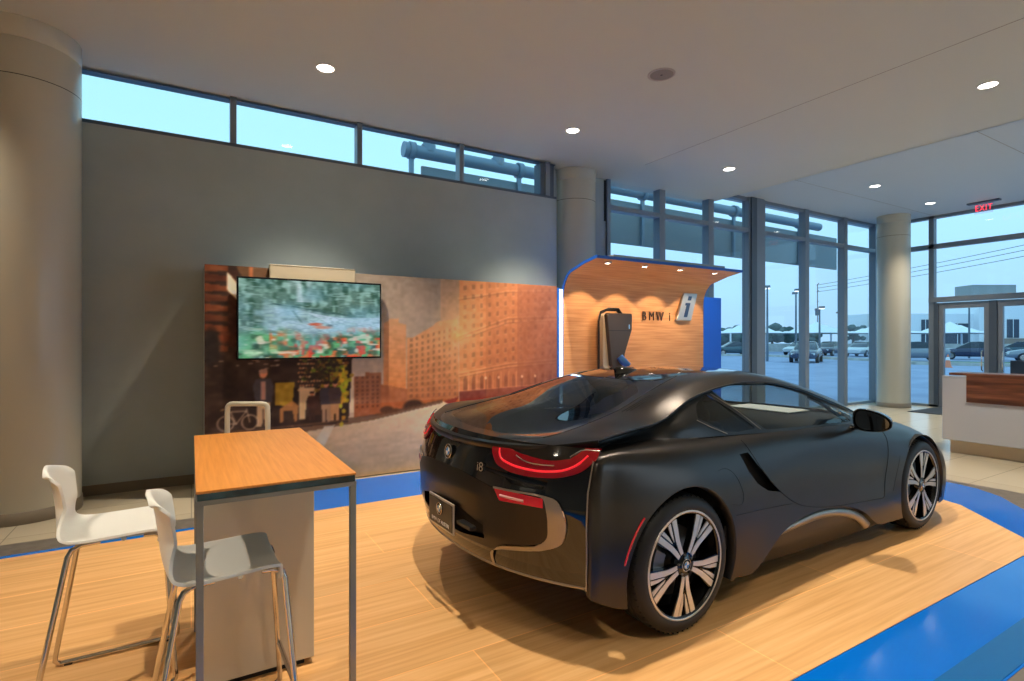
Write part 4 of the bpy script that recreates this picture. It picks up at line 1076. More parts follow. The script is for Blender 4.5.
knife(bmB, [(.30, -.786), (.75, -.803), (1.25, -.812), (1.75, -.806), (2.10, -.79), (2.32, -.66), (2.48, -.4), (2.5, 0)], 'z', False, lambda c: c.z > .84)
cabin = [(-.56, -.79), (-.25, -.785), (.32, -.786), (.75, -.803), (1.25, -.812), (1.75, -.806), (2.10, -.79), (2.32, -.66), (2.48, -.4), (2.5, .01), (-.56, .01)]
door_poly = door_line
sill_poly = sill_top+[(2.5, 0.), (.36, 0.)]
hood_poly = [(2.1, -.775), (2.45, -.752), (2.8, -.72), (3.1, -.68), (3.4, -.60), (3.55, -.4), (3.6, .01), (2.0, .01)]
def cls(c):
    if c.z > .80 and inpoly(cabin, c.x, c.y): return 'rear_deck' if c.x < .30 else None
    if c.y < -.6:
        if math.hypot(c.x, c.z-.348) < RA and c.z < .8: return None
        if math.hypot(c.x-2.8, c.z-.345) < FA and c.z < .8: return None
    if c.y < -.7 and c.z < .45 and inpoly(sill_poly, c.x, c.z): return None
    if c.y < -.7 and inpoly(vent, c.x, c.z): return None
    if c.y < -.7 and inpoly(door_poly, c.x, c.z): return 'door'
    if c.z > .5 and inpoly(hood_poly, c.x, c.y): return 'hood'
    return 'body_side'
parts = split_parts(bmB, cls, {'rear_deck': BLACKP, 'side_vent': BLACKP, 'door': PAINT, 'hood': PAINT, 'body_side': PAINT}, offs={'side_vent': -.008}, names_centre=('rear_deck', 'hood'))
for s in (1, -1):
    vc = (sum(p[0] for p in vent)/len(vent), sum(p[1] for p in vent)/len(vent))
    m = MB(); m.prism([(vc[0]+(p[0]-vc[0])*1.15, vc[1]+(p[1]-vc[1])*1.15) for p in vent], -.815*s, -.855*s, LINER, ax='y'); m.build('side_vent', CAR)
from mathutils.bvhtree import BVHTree
bvB = BVHTree.FromBMesh(bmB)
def on_body(x, z):
    h = bvB.ray_cast(Vector((x, -1.6, z)), Vector((0, 1, 0)))
    return h[0] if h[0] is not None else None
def seam(line, r=.0028, name='panel_gap', par=None, m_=GAP, inset=.0):
    pts = []
    for x, z in line:
        h = on_body(x, z)
        if h is not None and h.y < -.5: pts.append((h.x, h.y+inset, h.z))
    if len(pts) < 2: return
    for s in (1, -1):
        m = MB(); m.tube([(p[0], p[1]*s, p[2]) for p in pts], r, m_, 6); o = m.build(name, CAR)
seam([p for p in door_line if p[1] < .93])
seam(smooth_line([(.395, .535), (.55, .525), (.75, .510), (1.0, .492)], 5), .002)
seam(smooth_line([(2.42, .62), (2.36, .50), (2.30, .38)], 4), .0012)
# charging flap outline on the rear flank
seam(smooth_line([(.27, .79), (.33, .795), (.40, .765), (.45, .70), (.475, .62), (.465, .595), (.36, .60)], 5), .0014, 'flap_seam')
# arch lips
for cx_, cz_, rr, a0, a1, nm in ((0, .348, RA, -24, 212, 'wheel_arch_lip'), (2.8, .345, FA, -28, 205, 'wheel_arch_lip')):
    P = []
    for d_ in range(a0, a1+1, 4):
        a = math.radians(d_); h = on_body(cx_+(rr+.004)*math.cos(a), cz_+(rr+.004)*math.sin(a))
        if h is not None and h.y < -.6: P.append((h, a))
    for s in (1, -1):
        m = MB(); rows = []
        for h, a in P:
            c, q = math.cos(a), math.sin(a)
            rows.append([(h.x-.004*c, (h.y)*s, h.z-.004*q), (h.x-.010*c, (h.y+.004)*s, h.z-.010*q), (h.x-.012*c, (h.y+.05)*s, h.z-.012*q)])
        m.grid(rows, PAINT if cx_ else BLACKP, True); m.build(nm, CAR)
# wheel wells
for cx_, rr in ((0, RA+.012), (2.8, FA+.012)):
    for s in (1, -1):
        m = MB(); P = [(cx_+rr*math.cos(math.radians(d_)), .345+rr*math.sin(math.radians(d_))) for d_ in range(-22, 203, 9)]
        m.grid([[(x, -.91*s, z), (x, -.55*s, z)] for x, z in P], LINER, True)
        m.prism(P, -.56*s, -.54*s, LINER, ax='y'); m.build('wheel_well', CAR)
# underbody and recessed sill
m = MB(); m.box((.42, -.80, .135), (2.40, .80, .17), BLACKP); m.box((2.4, -.52, .135), (3.3, .52, .18), BLACKP); m.build('underbody', CAR)
rows = []
for s in (1, -1):
    m = MB(); rr = [(.36, .20), (.6, .165), (.9, .155), (1.4, .14), (1.9, .13), (2.2, .135), (2.40, .15)]
    rows = [[(x, -.90*s, .47), (x, -.885*s, .36), (x, -.868*s, (.36+zb)/2+.02), (x, -.855*s, zb), (x, -.80*s, zb)] for x, zb in rr]
    m.grid(rows, mat('sill_dark_grey', rgb(70, 64, 58), .42, metal=.5), True); m.build('side_sill', CAR)
    # floating blade below the door
    top = smooth_line([(.90, .350), (1.1, .372), (1.30, .382), (1.62, .352), (1.78, .312), (1.89, .262), (1.99, .19)], 5)
    bot = smooth_line([(.86, .322), (1.1, .332), (1.32, .336), (1.60, .308), (1.74, .272), (1.84, .226), (1.93, .165)], 5)
    m = MB(); rows = []
    for (x0, z0), (x1, z1) in zip(top, bot):
        h = on_body(x0, max(z0, .2)); y = -(abs(h.y) if h is not None else .92)+.012
        rows.append([(x0, (y+.03)*s, z0+.004), (x0, y*s, z0), ((x0+x1)/2, (y-.002)*s, (z0+z1)/2), (x1, y*s, z1), (x1, (y+.03)*s, z1-.004)])
    m.grid(rows, TRIMS, True); m.build('sill_blade', CAR)
# side marker on the rear wheel arch
for s in (1, -1):
    m = MB(); rows = []
    for d_ in range(138, 174, 4):
        a = math.radians(d_-2); r0 = .424; ins = on_body((r0)*math.cos(a), .348+r0*math.sin(a)); i2 = on_body((r0+.013)*math.cos(a), .348+(r0+.013)*math.sin(a))
        if ins is None or i2 is None: continue
        rows.append([(ins.x, (ins.y-.002)*s, ins.z), ((ins.x+i2.x)/2, ((ins.y+i2.y)/2-.005)*s, (ins.z+i2.z)/2), (i2.x, (i2.y-.002)*s, i2.z)])
    m.grid(rows, REDR, True); m.build('side_marker', CAR)

# ---- glasshouse top: roof, swooping buttress, hatch glass, windscreen
T_ = [
 [(-.50, .845, 1.018), (-.655, .690, .984), (-.765, .50, .968), (-.835, .25, .958), (-.852, 0, .953)],
 [(-.46, .845, 1.026), (-.59, .690, 1.004), (-.69, .50, .988), (-.74, .25, .975), (-.755, 0, .970)],
 [(-.36, .834, 1.036), (-.46, .688, 1.030), (-.54, .50, 1.010), (-.57, .25, 1.008), (-.58, 0, 1.006)],
 [(-.20, .802, 1.044), (-.28, .675, 1.060), (-.32, .50, 1.052), (-.34, .25, 1.062), (-.35, 0, 1.066)],
 [(-.03, .768, 1.054), (-.04, .652, 1.095), (-.06, .49, 1.114), (-.07, .25, 1.128), (-.07, 0, 1.134)],
 [(.13, .730, 1.082), (.15, .622, 1.148), (.15, .47, 1.174), (.15, .25, 1.190), (.15, 0, 1.196)],
 [(.31, .688, 1.140), (.36, .585, 1.204), (.36, .45, 1.228), (.36, .24, 1.244), (.36, 0, 1.250)],
 [(.60, .640, 1.188), (.62, .555, 1.243), (.62, .42, 1.268), (.62, .22, 1.282), (.62, 0, 1.286)],
 [(.95, .612, 1.214), (.95, .535, 1.258), (.95, .40, 1.281), (.95, .20, 1.293), (.95, 0, 1.297)],
 [(1.25, .612, 1.200), (1.25, .540, 1.242), (1.27, .40, 1.266), (1.29, .20, 1.280), (1.30, 0, 1.284)],
 [(1.55, .635, 1.145), (1.55, .570, 1.182), (1.60, .42, 1.212), (1.63, .22, 1.228), (1.65, 0, 1.233)],
 [(1.85, .680, 1.052), (1.87, .620, 1.085), (1.98, .46, 1.115), (2.04, .24, 1.131), (2.06, 0, 1.137)],
 [(2.15, .735, .940), (2.19, .680, .962), (2.36, .50, .985), (2.45, .26, .997), (2.50, 0, 1.002)],
 [(2.33, .765, .845), (2.38, .705, .856), (2.55, .52, .864), (2.68, .27, .868), (2.74, 0, .870)],
]
GT = surf([[(x, -w_, z) for x, w_, z in r] for r in T_], .03, .03)
bmT = to_bm(GT)
bmesh.ops.reverse_faces(bmT, faces=bmT.faces)
hatch = smooth_line([(-.775, 0.005), (-.765, -.25), (-.715, -.46), (-.63, -.575), (-.45, -.592), (-.30, -.580), (-.06, -.545), (.16, -.505), (.36, -.465), (.52, -.42), (.56, -.405)], 4)+[(.36, -.38), (.30, -.20), (.285, .005)]
glassp = [(-.70, .01), (-.68, -.30), (-.62, -.47), (-.52, -.53), (-.30, -.525), (-.06, -.495), (.16, -.45), (.24, -.36), (.25, .01)]
roofp = [(.30, .01), (.31, -.2), (.38, -.385), (.58, -.41), (.95, -.415), (1.27, -.425), (1.42, -.455), (1.46, -.30), (1.48, .01)]
wind = [(1.48, .01), (1.46, -.30), (1.42, -.465), (1.60, -.51), (1.90, -.58), (2.20, -.655), (2.36, -.695), (2.7, -.4), (2.9, .01)]
for p in (hatch, glassp, roofp, wind): knife(bmT, p, 'z', True)
def clsT(c):
    if inpoly(glassp, c.x, c.y): return 'rear_glass'
    if inpoly(hatch, c.x, c.y): return 'hatch_frame'
    if inpoly(roofp, c.x, c.y): return 'roof_panel'
    if inpoly(wind, c.x, c.y): return 'windscreen'
    return 'buttress'
split_parts(bmT, clsT, {'rear_glass': DTINT, 'hatch_frame': GLOSS, 'roof_panel': ROOFB, 'windscreen': TINT, 'buttress': PAINT}, names_centre=('rear_glass', 'hatch_frame', 'roof_panel', 'windscreen'))
bvT = BVHTree.FromBMesh(bmT)
def on_top(x, y):
    h = bvT.ray_cast(Vector((x, y, 2.)), Vector((0, 0, -1))); return h[0]
def tseam(line, r=.003, name='panel_gap', m_=GAP):
    for s in (1, -1):
        pts = [on_top(x, -abs(y)) for x, y in line]; pts = [(p.x, p.y*s, p.z) for p in pts if p is not None]
        m = MB(); m.tube(pts, r, m_, 6); m.build(name, CAR)
tseam(smooth_line([(-.63, -.575), (-.45, -.592), (-.30, -.580), (-.06, -.545), (.16, -.505), (.36, -.465), (.52, -.42), (.56, -.405), (.48, -.402), (.38, -.385), (.31, -.2), (.30, -.01)], 4))
# louvre lines at the hatch corner
for k in range(3): tseam([(-.10+.02*k, -.585-.012*k), (.16+.01*k, -.545-.012*k)], .002, 'louvre')
# spoiler trailing lip and underside thickness of the buttress
edge = [Vector(GT[0, j]) for j in range(GT.shape[1])]                      # trailing edge, outer to centre
low = [Vector(GT[i, 0]) for i in range(GT.shape[0])]
for s in (1, -1):
    m = MB(); rows = []
    for p in edge: rows.append([(p.x, p.y*s, p.z), (p.x-.004, p.y*s, p.z-.008), (p.x+.004, p.y*s, p.z-.034), (p.x+.03, p.y*.99*s, p.z-.040), (p.x+.10, p.y*.97*s, p.z-.030)])
    m.grid(rows, PAINT, True); m.build('spoiler_lip', CAR)
    m = MB(); rows = []
    for p in low:
        if p.x > .52: break
        t = max(0., min(1., (.52-p.x)/.6)); d_ = .007+.010*t
        rows.append([(p.x, p.y*s, p.z), (p.x, (p.y-.002)*s, p.z-.006), (p.x, (p.y+.008)*s, p.z-d_), (p.x, (p.y+.05)*s, p.z-d_-.004), (p.x, (p.y+.16)*s, p.z-d_*.6+.004)])
    m.grid(rows, PAINT, True); m.build('buttress_edge', CAR)
    m = MB(); m.tube([(p.x, p.y*s, p.z+.001) for p in low if .1 < p.x < 2.25], .006, PAINT, 6); m.build('roof_rail', CAR)

# ---- side glass surface
g0 = [(-.54, .79, .955), (-.48, .79, .957), (-.40, .785, .960), (-.22, .775, .958), (0, .770, .952), (.20, .772, .945), (.45, .785, .938), (.75, .800, .926), (1.03, .806, .916), (1.30, .808, .909), (1.58, .803, .902), (1.88, .797, .893), (2.12, .785, .880), (2.32, .772, .858)]
rows = []
for i, (a, c) in enumerate(zip(g0, T_)):
    p2 = c[0]; ins = .05 if i < 5 else (.03 if i < 7 else .012); dz = .022 if i < 6 else .004
    x2, w2, z2 = p2[0], p2[1]-ins-(.03 if i < 5 else 0), p2[2]-dz
    bul = -.01 if i < 5 else .022
    rows.append([(a[0], -a[1], a[2]), (a[0]*.55+x2*.45, -((a[1]*.55+w2*.45)+bul), a[2]*.55+z2*.45), (x2, -w2, z2)])
GG = surf(rows, .03, .03); bmG = to_bm(GG)
bmG.normal_update(); bmG.faces.ensure_lookup_table()
if sum(f.normal.y for f in bmG.faces) > 0: bmesh.ops.reverse_faces(bmG, faces=bmG.faces)
dwin = smooth_line([(.905, .942), (.60, 1.150), (.565, 1.185)], 3)+smooth_line([(.60, 1.198), (.78, 1.200), (.95, 1.198), (1.20, 1.188), (1.42, 1.150), (1.66, 1.082), (1.78, 1.035)], 3)+smooth_line([(1.82, 1.01), (1.90, .955), (1.965, .905)], 3)+smooth_line([(1.93, .905), (1.6, .915), (1.25, .925), (.93, .937)], 3)
twin = [(1.875, 1.005), (1.925, .97), (2.01, .912), (2.21, .895), (2.06, .955)]
qwin = smooth_line([(.345, 1.045), (.36, 1.075), (.50, 1.155), (.535, 1.162)], 3)+smooth_line([(.56, 1.145), (.70, 1.04), (.81, .960)], 3)+smooth_line([(.80, .952), (.56, .955), (.52, .965), (.42, 1.01)], 3)
for p in (dwin, twin, qwin): knife(bmG, p, 'y', True)
def clsG(c):
    if inpoly(dwin, c.x, c.z): return 'door_glass'
    if inpoly(twin, c.x, c.z): return 'corner_glass'
    if inpoly(qwin, c.x, c.z): return 'quarter_glass'
    return 'window_surround'
split_parts(bmG, clsG, {'door_glass': TINT, 'corner_glass': TINT, 'quarter_glass': DTINT, 'window_surround': mat('surround_black', rgb(12, 12, 12), .35)}, offs={'door_glass': -.004, 'corner_glass': -.004, 'quarter_glass': -.004})
bvG = BVHTree.FromBMesh(bmG)
def gline(line, r, name, m_):
    for s in (1, -1):
        pts = []
        for x, z in line:
            h = bvG.ray_cast(Vector((x, -1.6, z)), Vector((0, 1, 0)))[0]
            if h is not None: pts.append((h.x, (h.y-.002)*s, h.z))
        if len(pts) > 1: m = MB(); m.tube(pts, r, m_, 6); m.build(name, CAR)
gline([(.575, 1.165), (.70, 1.072), (.855, .945)], .0035, 'pillar_trim', TRIMS)
gline(smooth_line([(.46, 1.172), (.60, 1.203), (.78, 1.212), (1.0, 1.21), (1.25, 1.198)], 4), .004, 'pillar_trim', TRIMS)
gline([(.325, 1.035), (.42, .99), (.54, .945)], .003, 'pillar_trim', TRIMS)
# inner pillar posts as solid bars
for s in (1, -1):
    m = MB(); m.tube([(.86, -.77*s, .93), (.62, -.60*s, 1.17)], .018, BLACKP, 8); m.tube([(1.97, -.755*s, .90), (1.80, -.66*s, 1.03), (1.70, -.62*s, 1.08)], .013, BLACKP, 8); m.build('pillar', CAR)

# ---- rear fascia
def Rx(y, z, off=0.):
    zs = [.30, .345, .42, .50, .60, .70, .775, .85, .92, .99]; xc = [-.80, -.845, -.872, -.892, -.898, -.905, -.893, -.872, -.848, -.80]
    return float(np.interp(z, zs, xc))+.29*(abs(y)/.92)**2.4+off
def fascia_z(y): return .345+.0*y
ys = np.linspace(0, -.90, 46); zs = np.linspace(.335, .985, 34)
GF = np.array([[(Rx(y, z), y, z) for z in zs] for y in ys]); bmF = to_bm(GF)
bmesh.ops.reverse_faces(bmF, faces=bmF.faces)
blade = smooth_line([(-.455, .762), (-.60, .764), (-.73, .762), (-.785, .748), (-.815, .70), (-.822, .60), (-.802, .550), (-.755, .520), (-.60, .478), (-.44, .440), (-.412, .425), (-.400, .395), (-.398, .355)], 3)+[(-.418, .355)]+smooth_line([(-.420, .40), (-.435, .435), (-.465, .462), (-.60, .498), (-.71, .532), (-.742, .570), (-.748, .62), (-.742, .71), (-.725, .748), (-.60, .7535), (-.455, .752)], 3)
refl = [(-.455, .7515), (-.60, .7525), (-.722, .7475), (-.728, .705), (-.64, .705), (-.50, .700)]
matte = smooth_line([(.01, .792), (-.15, .788), (-.30, .775), (-.45, .7515)], 4)+[(-.60, .7535), (-.725, .748), (-.742, .71), (-.748, .62), (-.742, .570), (-.71, .532), (-.60, .498), (-.465, .462), (-.435, .437), (.01, .425)]
recess = [(.01, .605), (-.155, .600), (-.30, .565), (-.375, .548), (-.375, .480), (-.15, .448), (.01, .445)]
tail = smooth_line([(-.378, .934), (-.40, .905), (-.44, .868), (-.50, .848), (-.60, .836), (-.70, .838), (-.79, .852), (-.86, .885), (-.905, .945)], 4)+[(-.905, .986), (-.84, .984), (-.82, .955)]+smooth_line([(-.80, .932), (-.72, .918), (-.62, .925), (-.54, .934), (-.50, .944)], 3)+[(-.38, .940)]
knife(bmF, blade, 'x'); knife(bmF, refl, 'x'); knife(bmF, matte, 'x'); knife(bmF, recess, 'x'); knife(bmF, tail, 'x')
knife(bmF, [(.01, .372), (-.89, .372)], 'x', False)
def clsF(c):
    if inpoly(tail, c.y, c.z): return 'tail_light'
    if inpoly(refl, c.y, c.z): return 'rear_reflector'
    if inpoly(recess, c.y, c.z): return 'plate_recess'
    if inpoly(blade, c.y, c.z): return 'bumper_blade'
    if inpoly(matte, c.y, c.z): return 'rear_bumper'
    if c.z < .372: return 'rear_diffuser'
    return 'rear_panel'
split_parts(bmF, clsF, {'tail_light': REDG, 'rear_reflector': REDR, 'plate_recess': LINER, 'bumper_blade': TRIMS, 'rear_bumper': PAINT, 'rear_diffuser': GLOSS, 'rear_panel': GLOSS},
            offs={'bumper_blade': .012, 'tail_light': .010, 'rear_reflector': .006, 'plate_recess': -.03, 'rear_bumper': .004}, names_centre=('plate_recess', 'rear_bumper', 'rear_diffuser', 'rear_panel'))
def fline(line, r, name, m_, off=-.01, closed=False, parent=None, sides=(1, -1)):
    for s in sides:
        m = MB(); m.tube([(Rx(y, z)+off, y*s, z) for y, z in line], r, m_, 8, closed); m.build(name, parent or CAR)
fline(smooth_line([(-.43, .940), (-.46, .900), (-.52, .880), (-.62, .868), (-.72, .870), (-.80, .888), (-.845, .920), (-.865, .955)], 5), .0075, 'light_tube', REDB, -.006)
fline(smooth_line([(-.55, .925), (-.60, .906), (-.68, .898), (-.75, .902)], 5), .003, 'chrome_accent', CHROME, -.014)
fline(smooth_line([(-.80, .945), (-.83, .976), (-.905, .980)], 3), .003, 'chrome_accent', CHROME, -.014)
fline(smooth_line([(-.455, .7585), (-.60, .760), (-.72, .757)], 4), .0035, 'chrome_accent', TRIMS, -.008)
fline([(-.500, .725), (-.56, .7235), (-.635, .7215)], .0075, 'reflector_bar', mat('pale_red_bar', rgb(214, 150, 150), .15), -.004)  # pale pink bar breaking up the flat red reflector
# diffuser tray with light lip
m = MB(); yy = np.linspace(-.89, .89, 61); zf = lambda y: .345+.004*abs(y)
m.grid([[(Rx(y, .345)-.012, y, zf(y)+.006), (Rx(y, .345)-.016, y, zf(y)), (Rx(y, .345)-.010, y, zf(y)-.007)] for y in yy], TRIMS, True); m.build('lip_edge', CAR)
m = MB(); m.grid([[(Rx(y, .42)+.002, y, .425), (Rx(y, .40)-.004, y, .385), (Rx(y, .345)-.012, y, zf(y)+.006)] for y in yy], GLOSS, True)
m.grid([[(Rx(y, .345)-.010, y, zf(y)-.007), (Rx(y, .345)+.05, y*.97, zf(y)-.03), (-.45, y*.9, .22)] for y in yy], BLACKP, True); m.build('rear_diffuser', CAR)
for s in (1, -1):   # silver tube standing in for the bright highlight on the fender's rear edge
    m = MB(); m.tube([(-.618, -.892*s, .35), (-.626, -.907*s, .50), (-.629, -.908*s, .65), (-.620, -.907*s, .80), (-.600, -.903*s, .87), (-.578, -.897*s, .935)], .0035, TRIMS, 6); m.build('fender_edge_highlight', CAR)
# number plate
pr = Vector((-.924, -.0, .52)); m = MB(); m.box((-.926, -.16, .435), (-.918, .16, .605), mat('plate_frame_metal', rgb(196, 190, 182), .35, metal=.4), bev=.003); m.build('plate_frame', CAR)
m = MB(); m.box((-.930, -.150, .447), (-.9262, .150, .593), mat('plate_black', rgb(20, 20, 22), .3)); pobj = m.build('number_plate', CAR)
WT_ = mat('white_print', rgb(225, 225, 225), .5)
def roundel(parent, M, r):
    m = MB(); m.lathe([(0.0001, .006), (.98, .006), (1., .003), (1., 0)], mat('roundel_ring', rgb(20, 22, 26), .25), 32); m.lathe([(1., .004), (1.0, .009), (.93, .009), (.93, .006)], CHROME, 32); m.lathe([(.62, .006), (.62, .010), (.56, .010), (.56, .006)], CHROME, 32)
    for q in range(4):
        pts = [(0, 0)]+[(.56*math.cos(q*PI/2+a*PI/16), .56*math.sin(q*PI/2+a*PI/16)) for a in range(9)]
        m.prism(pts, .0062, .0085, mat('roundel_blue', rgb(40, 130, 205), .3) if q % 2 else WT_)
    me = m; me.v = [(v[0]*r, v[1]*r, v[2]) for v in me.v]
    me.v = [tuple(M @ Vector(v)) for v in me.v]; return me.build('roundel_badge', parent)
roundel(CAR, MX((0, -1, 0), (.12, 0, 1), (-1, 0, .12), (Rx(0, .855)-.004, 0, .862)), .041)
roundel(pobj, MX((0, -1, 0), (0, 0, 1), (-1, 0, 0), (-.930, 0, .545)), .034)
text_mesh('BMW OF AUSTIN', .031, .0006, WT_, 'plate_print', pobj, MX((0, -1, 0), (0, 0, 1), (-1, 0, 0), (-.9308, 0, .470)), 1.0, .95)
text_mesh('i8', .068, .004, CHROME, 'model_badge', CAR, MX((.17, -1, 0), (.1, 0, 1), (-1, -.17, .1), (Rx(-.32, .835)-.004, -.335, .835)), 1.0, 1.1)
m = MB(); m.box((-.925, -.345, .515), (-.885, -.20, .535), BLACKP, bev=.004); m.build('tow_cover', CAR)

# ---- interior
INT = mat('interior_dark', rgb(46, 44, 42), .7); SEAT = mat('seat_leather', rgb(84, 76, 66), .55)
m = MB(); m.box((.42, -.72, .17), (2.3, .72, .22), INT); m.box((.40, -.70, .22), (.46, .70, .90), INT); m.box((-.75, -.6, .78), (.42, .6, .82), INT); m.build('cabin_floor', CAR)
for s in (1, -1):
    m = MB(); m.box((.50, -.80*s, .22), (2.2, -.77*s, .885), INT); m.build('door_panel', CAR)
    m = MB(); m.box((.95, -.58*s, .35), (1.45, -.16*s, .50), SEAT, bev=.05)
    Mx = Matrix.Translation((.92, -.37*s, .48)) @ Matrix.Rotation(math.radians(-24), 4, 'Y')
    m.box((-.07, -.23, 0), (.07, .23, .52), SEAT, Mx, bev=.045); m.build('seat', CAR)
    m = MB(); m.box((-.055, -.13, .50), (.055, .13, .70), INT, Mx, bev=.03); m.build('headrest', CAR)
m = MB(); rows = [[(1.86, y, .62), (1.80, y, .78), (1.90, y, .90), (2.3, y, .89), (2.55, y, .87)] for y in np.linspace(-.74, .74, 9)]; m.grid(rows, INT, True); m.build('dashboard', CAR)
m = MB(); Ms = Matrix.Translation((1.62, .37, .80)) @ Matrix.Rotation(math.radians(-68), 4, 'Y'); m.tube([(.18*math.cos(a*PI/12), .18*math.sin(a*PI/12), 0) for a in range(24)], .014, INT, 8, True, Ms); m.tube([(-.17, 0, 0), (.17, 0, 0)], .018, INT, 6, False, Ms); m.tube([(0, 0, 0), (0, 0, -.25)], .03, INT, 8, False, Ms); m.build('steering_wheel', CAR)
m = MB(); m.box((1.98, -.3, .905), (2.3, .25, .912), WT_); m.build('dashboard_sheet', CAR)

# ---- mirrors
for s in (-1, 1):
    mir = MB(); rows = []
    # local: x forward, y outward
    for t, x in ((0., -.115), (.03, -.118), (.12, -.095), (.3, -.05), (.55, .02), (.8, .085), (.95, .125), (1., .135)):
        x *= .80; hw = .115*(1-.62*t**2.2) if t > .02 else .108; hh = .066*(1-.60*t**2.0) if t > .02 else .060
        rows.append([(x-.0+.0, hw*math.copysign(abs(math.cos(a))**.75, math.cos(a)), (hh*math.copysign(abs(math.sin(a))**.75, math.sin(a)))*(1.08-.34*s*math.cos(a))+.01*t-.012*s*math.cos(a)) for a in [2*PI*k/24 for k in range(25)]])
    Mm = Matrix.Translation((1.905, s*.975, .94)) @ Matrix.Rotation(s*math.radians(-10), 4, 'Z')
    mir.grid(rows, GLOSS, True, False, Mm); mir.add(rows[-1][:-1], [tuple(range(24))], GLOSS, True, Mm); mo = mir.build('mirror_housing', CAR)
    mg = MB(); mg.add([(p[0]+.002, p[1]*.92, p[2]*.92) for p in rows[0][:-1]], [tuple(range(24))], mat('mirror_glass', rgb(120, 130, 140), .03, metal=1.), False, Mm); mg.build('mirror_glass', mo)
    ar = MB(); ar.tube([(1.93, s*.80, .865), (1.88, s*.86, .875), (1.85, s*.93, .905)], [.035, .028, .03], GLOSS, 10, flat=.6); ar.build('mirror_arm', mo)
# ---- roof antenna fin
m = MB(); rows = []
for t in np.linspace(0, 1, 9):
    x = .60-.20*t; h = .044*math.sin(min(1., t*1.15)*PI*.5)*(1-.25*max(0, t-.8)/.2); wd = .032*(math.sin(PI*min(1, t*.9+.05)))+.006
    zb = 1.284-.02*t; rows.append([(x, -wd, zb-.01), (x, -wd*.6, zb+h*.5), (x-.02*t, 0, zb+h), (x, wd*.6, zb+h*.5), (x, wd, zb-.01)])
m.grid(rows, GLOSS, True); m.add(rows[-1], [(0, 1, 2, 3, 4)], GLOSS); m.build('antenna_fin', CAR)

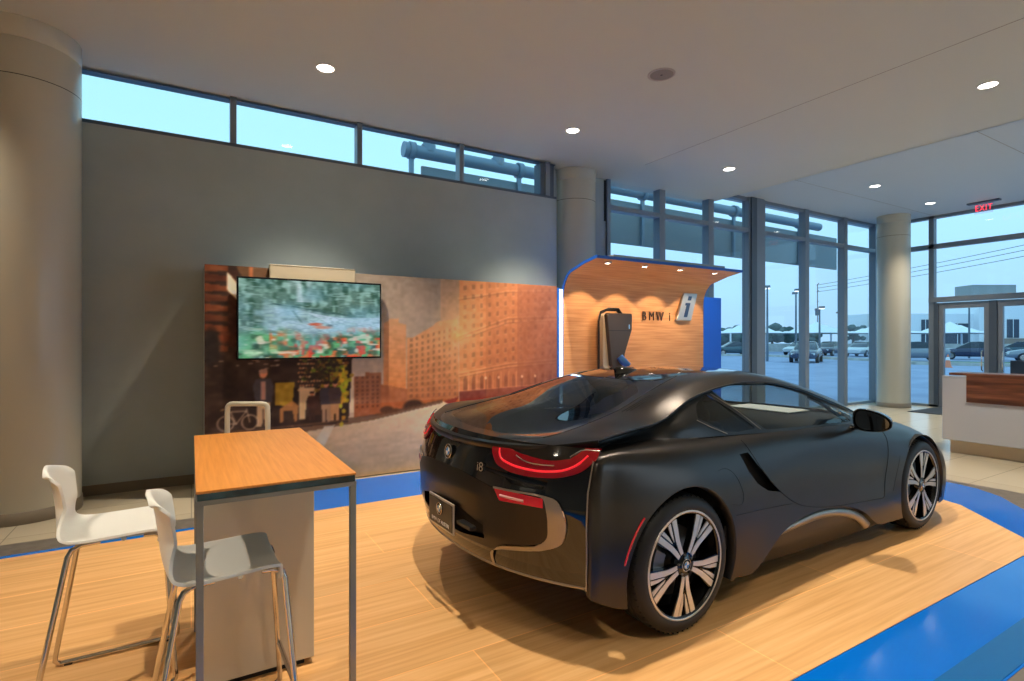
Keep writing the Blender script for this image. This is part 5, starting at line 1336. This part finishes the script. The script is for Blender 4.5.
# ---- wheels
TYRE = mat('tyre_rubber', rgb(22, 21, 20), .55); RIMB = mat('rim_black', rgb(12, 12, 12), .15, coat=.5); RIMS = mat('rim_machined', rgb(214, 208, 200), .34, metal=.75)
DISC = mat('brake_disc', rgb(110, 108, 106), .35, metal=.8)
def make_wheel(x, s, width, face):
    """face: y of the outer tyre face; local z axis points outward"""
    Mw = MX((1, 0, 0), (0, 0, 1), (0, s, 0), (x, s*face, .350)) if s < 0 else MX((1, 0, 0), (0, 0, -1), (0, 1, 0), (x, face, .350))
    if s < 0: Mw = MX((1, 0, 0), (0, 0, 1), (0, -1, 0), (x, -face, .350))
    W = width; R = .350
    tm = MB(); prof = [(.262, -.022), (.268, -.008), (.285, .0), (.305, .0), (.325, -.008), (.338, -.020), (.346, -.035)]
    for k in range(4):
        z0 = -.045-k*(W-.09)/4; dz = (W-.09)/4
        prof += [(.3492, z0), (.350, z0-dz*.4), (.350, z0-dz*.75), (.343, z0-dz*.80), (.343, z0-dz*.97)]
    prof += [(.346, -W+.035), (.338, -W+.02), (.30, -W), (.262, -W+.02)]
    tm.lathe(prof, TYRE, 72, Mw)
    # shoulder tread blocks
    for k in range(60):
        a = 2*PI*k/60; Mb = Mw @ Matrix.Rotation(a, 4, 'Z'); tm.box((.330, -.003, -.045), (.3475, .003, -.024), LINER, Mb)
    w_ = tm.build('wheel', CAR)
    rb = MB(); rb.lathe([(.276, -.012), (.276, -.004), (.268, -.001), (.258, -.004), (.256, -.02), (.245, -.05), (.243, -W+.05), (.262, -W+.02)], RIMB, 64, Mw); rb.build('rim_barrel', w_)
    rl = MB(); rl.lathe([(.2765, -.006), (.2745, -.0), (.266, -.0), (.264, -.005)], RIMS, 72, Mw); rl.build('rim_edge', w_)
    ds = MB(); ds.lathe([(.08, -.085), (.175, -.085), (.178, -.09), (.178, -.105), (.08, -.105)], DISC, 48, Mw); ds.lathe([(.0, -.11), (.262, -.115), (.262, -.12)], LINER, 32, Mw); ds.build('brake_disc', w_)
    ca = MB(); ca.prism(arc(0, 0, .195, math.radians(150), math.radians(215), 8)+arc(0, 0, .12, math.radians(215), math.radians(150), 8), -.10, -.045, DISC, Mw); ca.build('brake_caliper', w_)
    def pol(r, d): a = math.radians(d); return (r*math.cos(a), r*math.sin(a))
    rot = -92 if x < 1 else 80
    for q in range(5):
        base = rot+72*q
        sp_ = MB()
        D_ = lambda poly, z0, z1, mt: sp_.prism(poly, z0, z1, mt, Mw)
        for sg in (1, -1):
            P = lambda r, d: pol(r, base+sg*d)
            D_([P(.045, 1), P(.045, 27), P(.10, 19.5), P(.14, 17.5), P(.262, 20.5), P(.262, 10.0), P(.15, 4.6), P(.10, 1)], -.045, -.012, RIMB)
            D_([P(.062, 3), P(.062, 21), P(.10, 17.5), P(.14, 16.2), P(.268, 18.6), P(.268, 11.6), P(.15, 6.2), P(.10, 3.6)], -.012, -.0085, RIMS)
            D_([P(.125, 1.), P(.15, 4.4), P(.262, 10.2), P(.262, 3.2), P(.19, 1.)], -.048, -.016, RIMB)
            D_([P(.150, 2.2), P(.16, 4.), P(.268, 9.6), P(.268, 5.0), P(.20, 2.4)], -.016, -.0115, RIMS)
        sp_.build('spoke', w_)
    hb = MB(); hb.lathe([(.001, -.004), (.036, -.004), (.042, -.010), (.060, -.014), (.064, -.05)], RIMB, 32, Mw)
    for q in range(5):
        c = pol(.050, rot+72*q+44); hb.lathe([(.001, -.006), (.006, -.006), (.007, -.02)], DISC, 8, Mw @ Matrix.Translation((c[0], c[1], 0)))
    hb.build('hub', w_)
    roundel(w_, Mw @ Matrix.Translation((0, 0, -.0085)), .031)
for x, wd, fc in ((0, .25, .945), (2.8, .225, .922)):
    for s in (-1, 1): make_wheel(x, s, wd, fc)
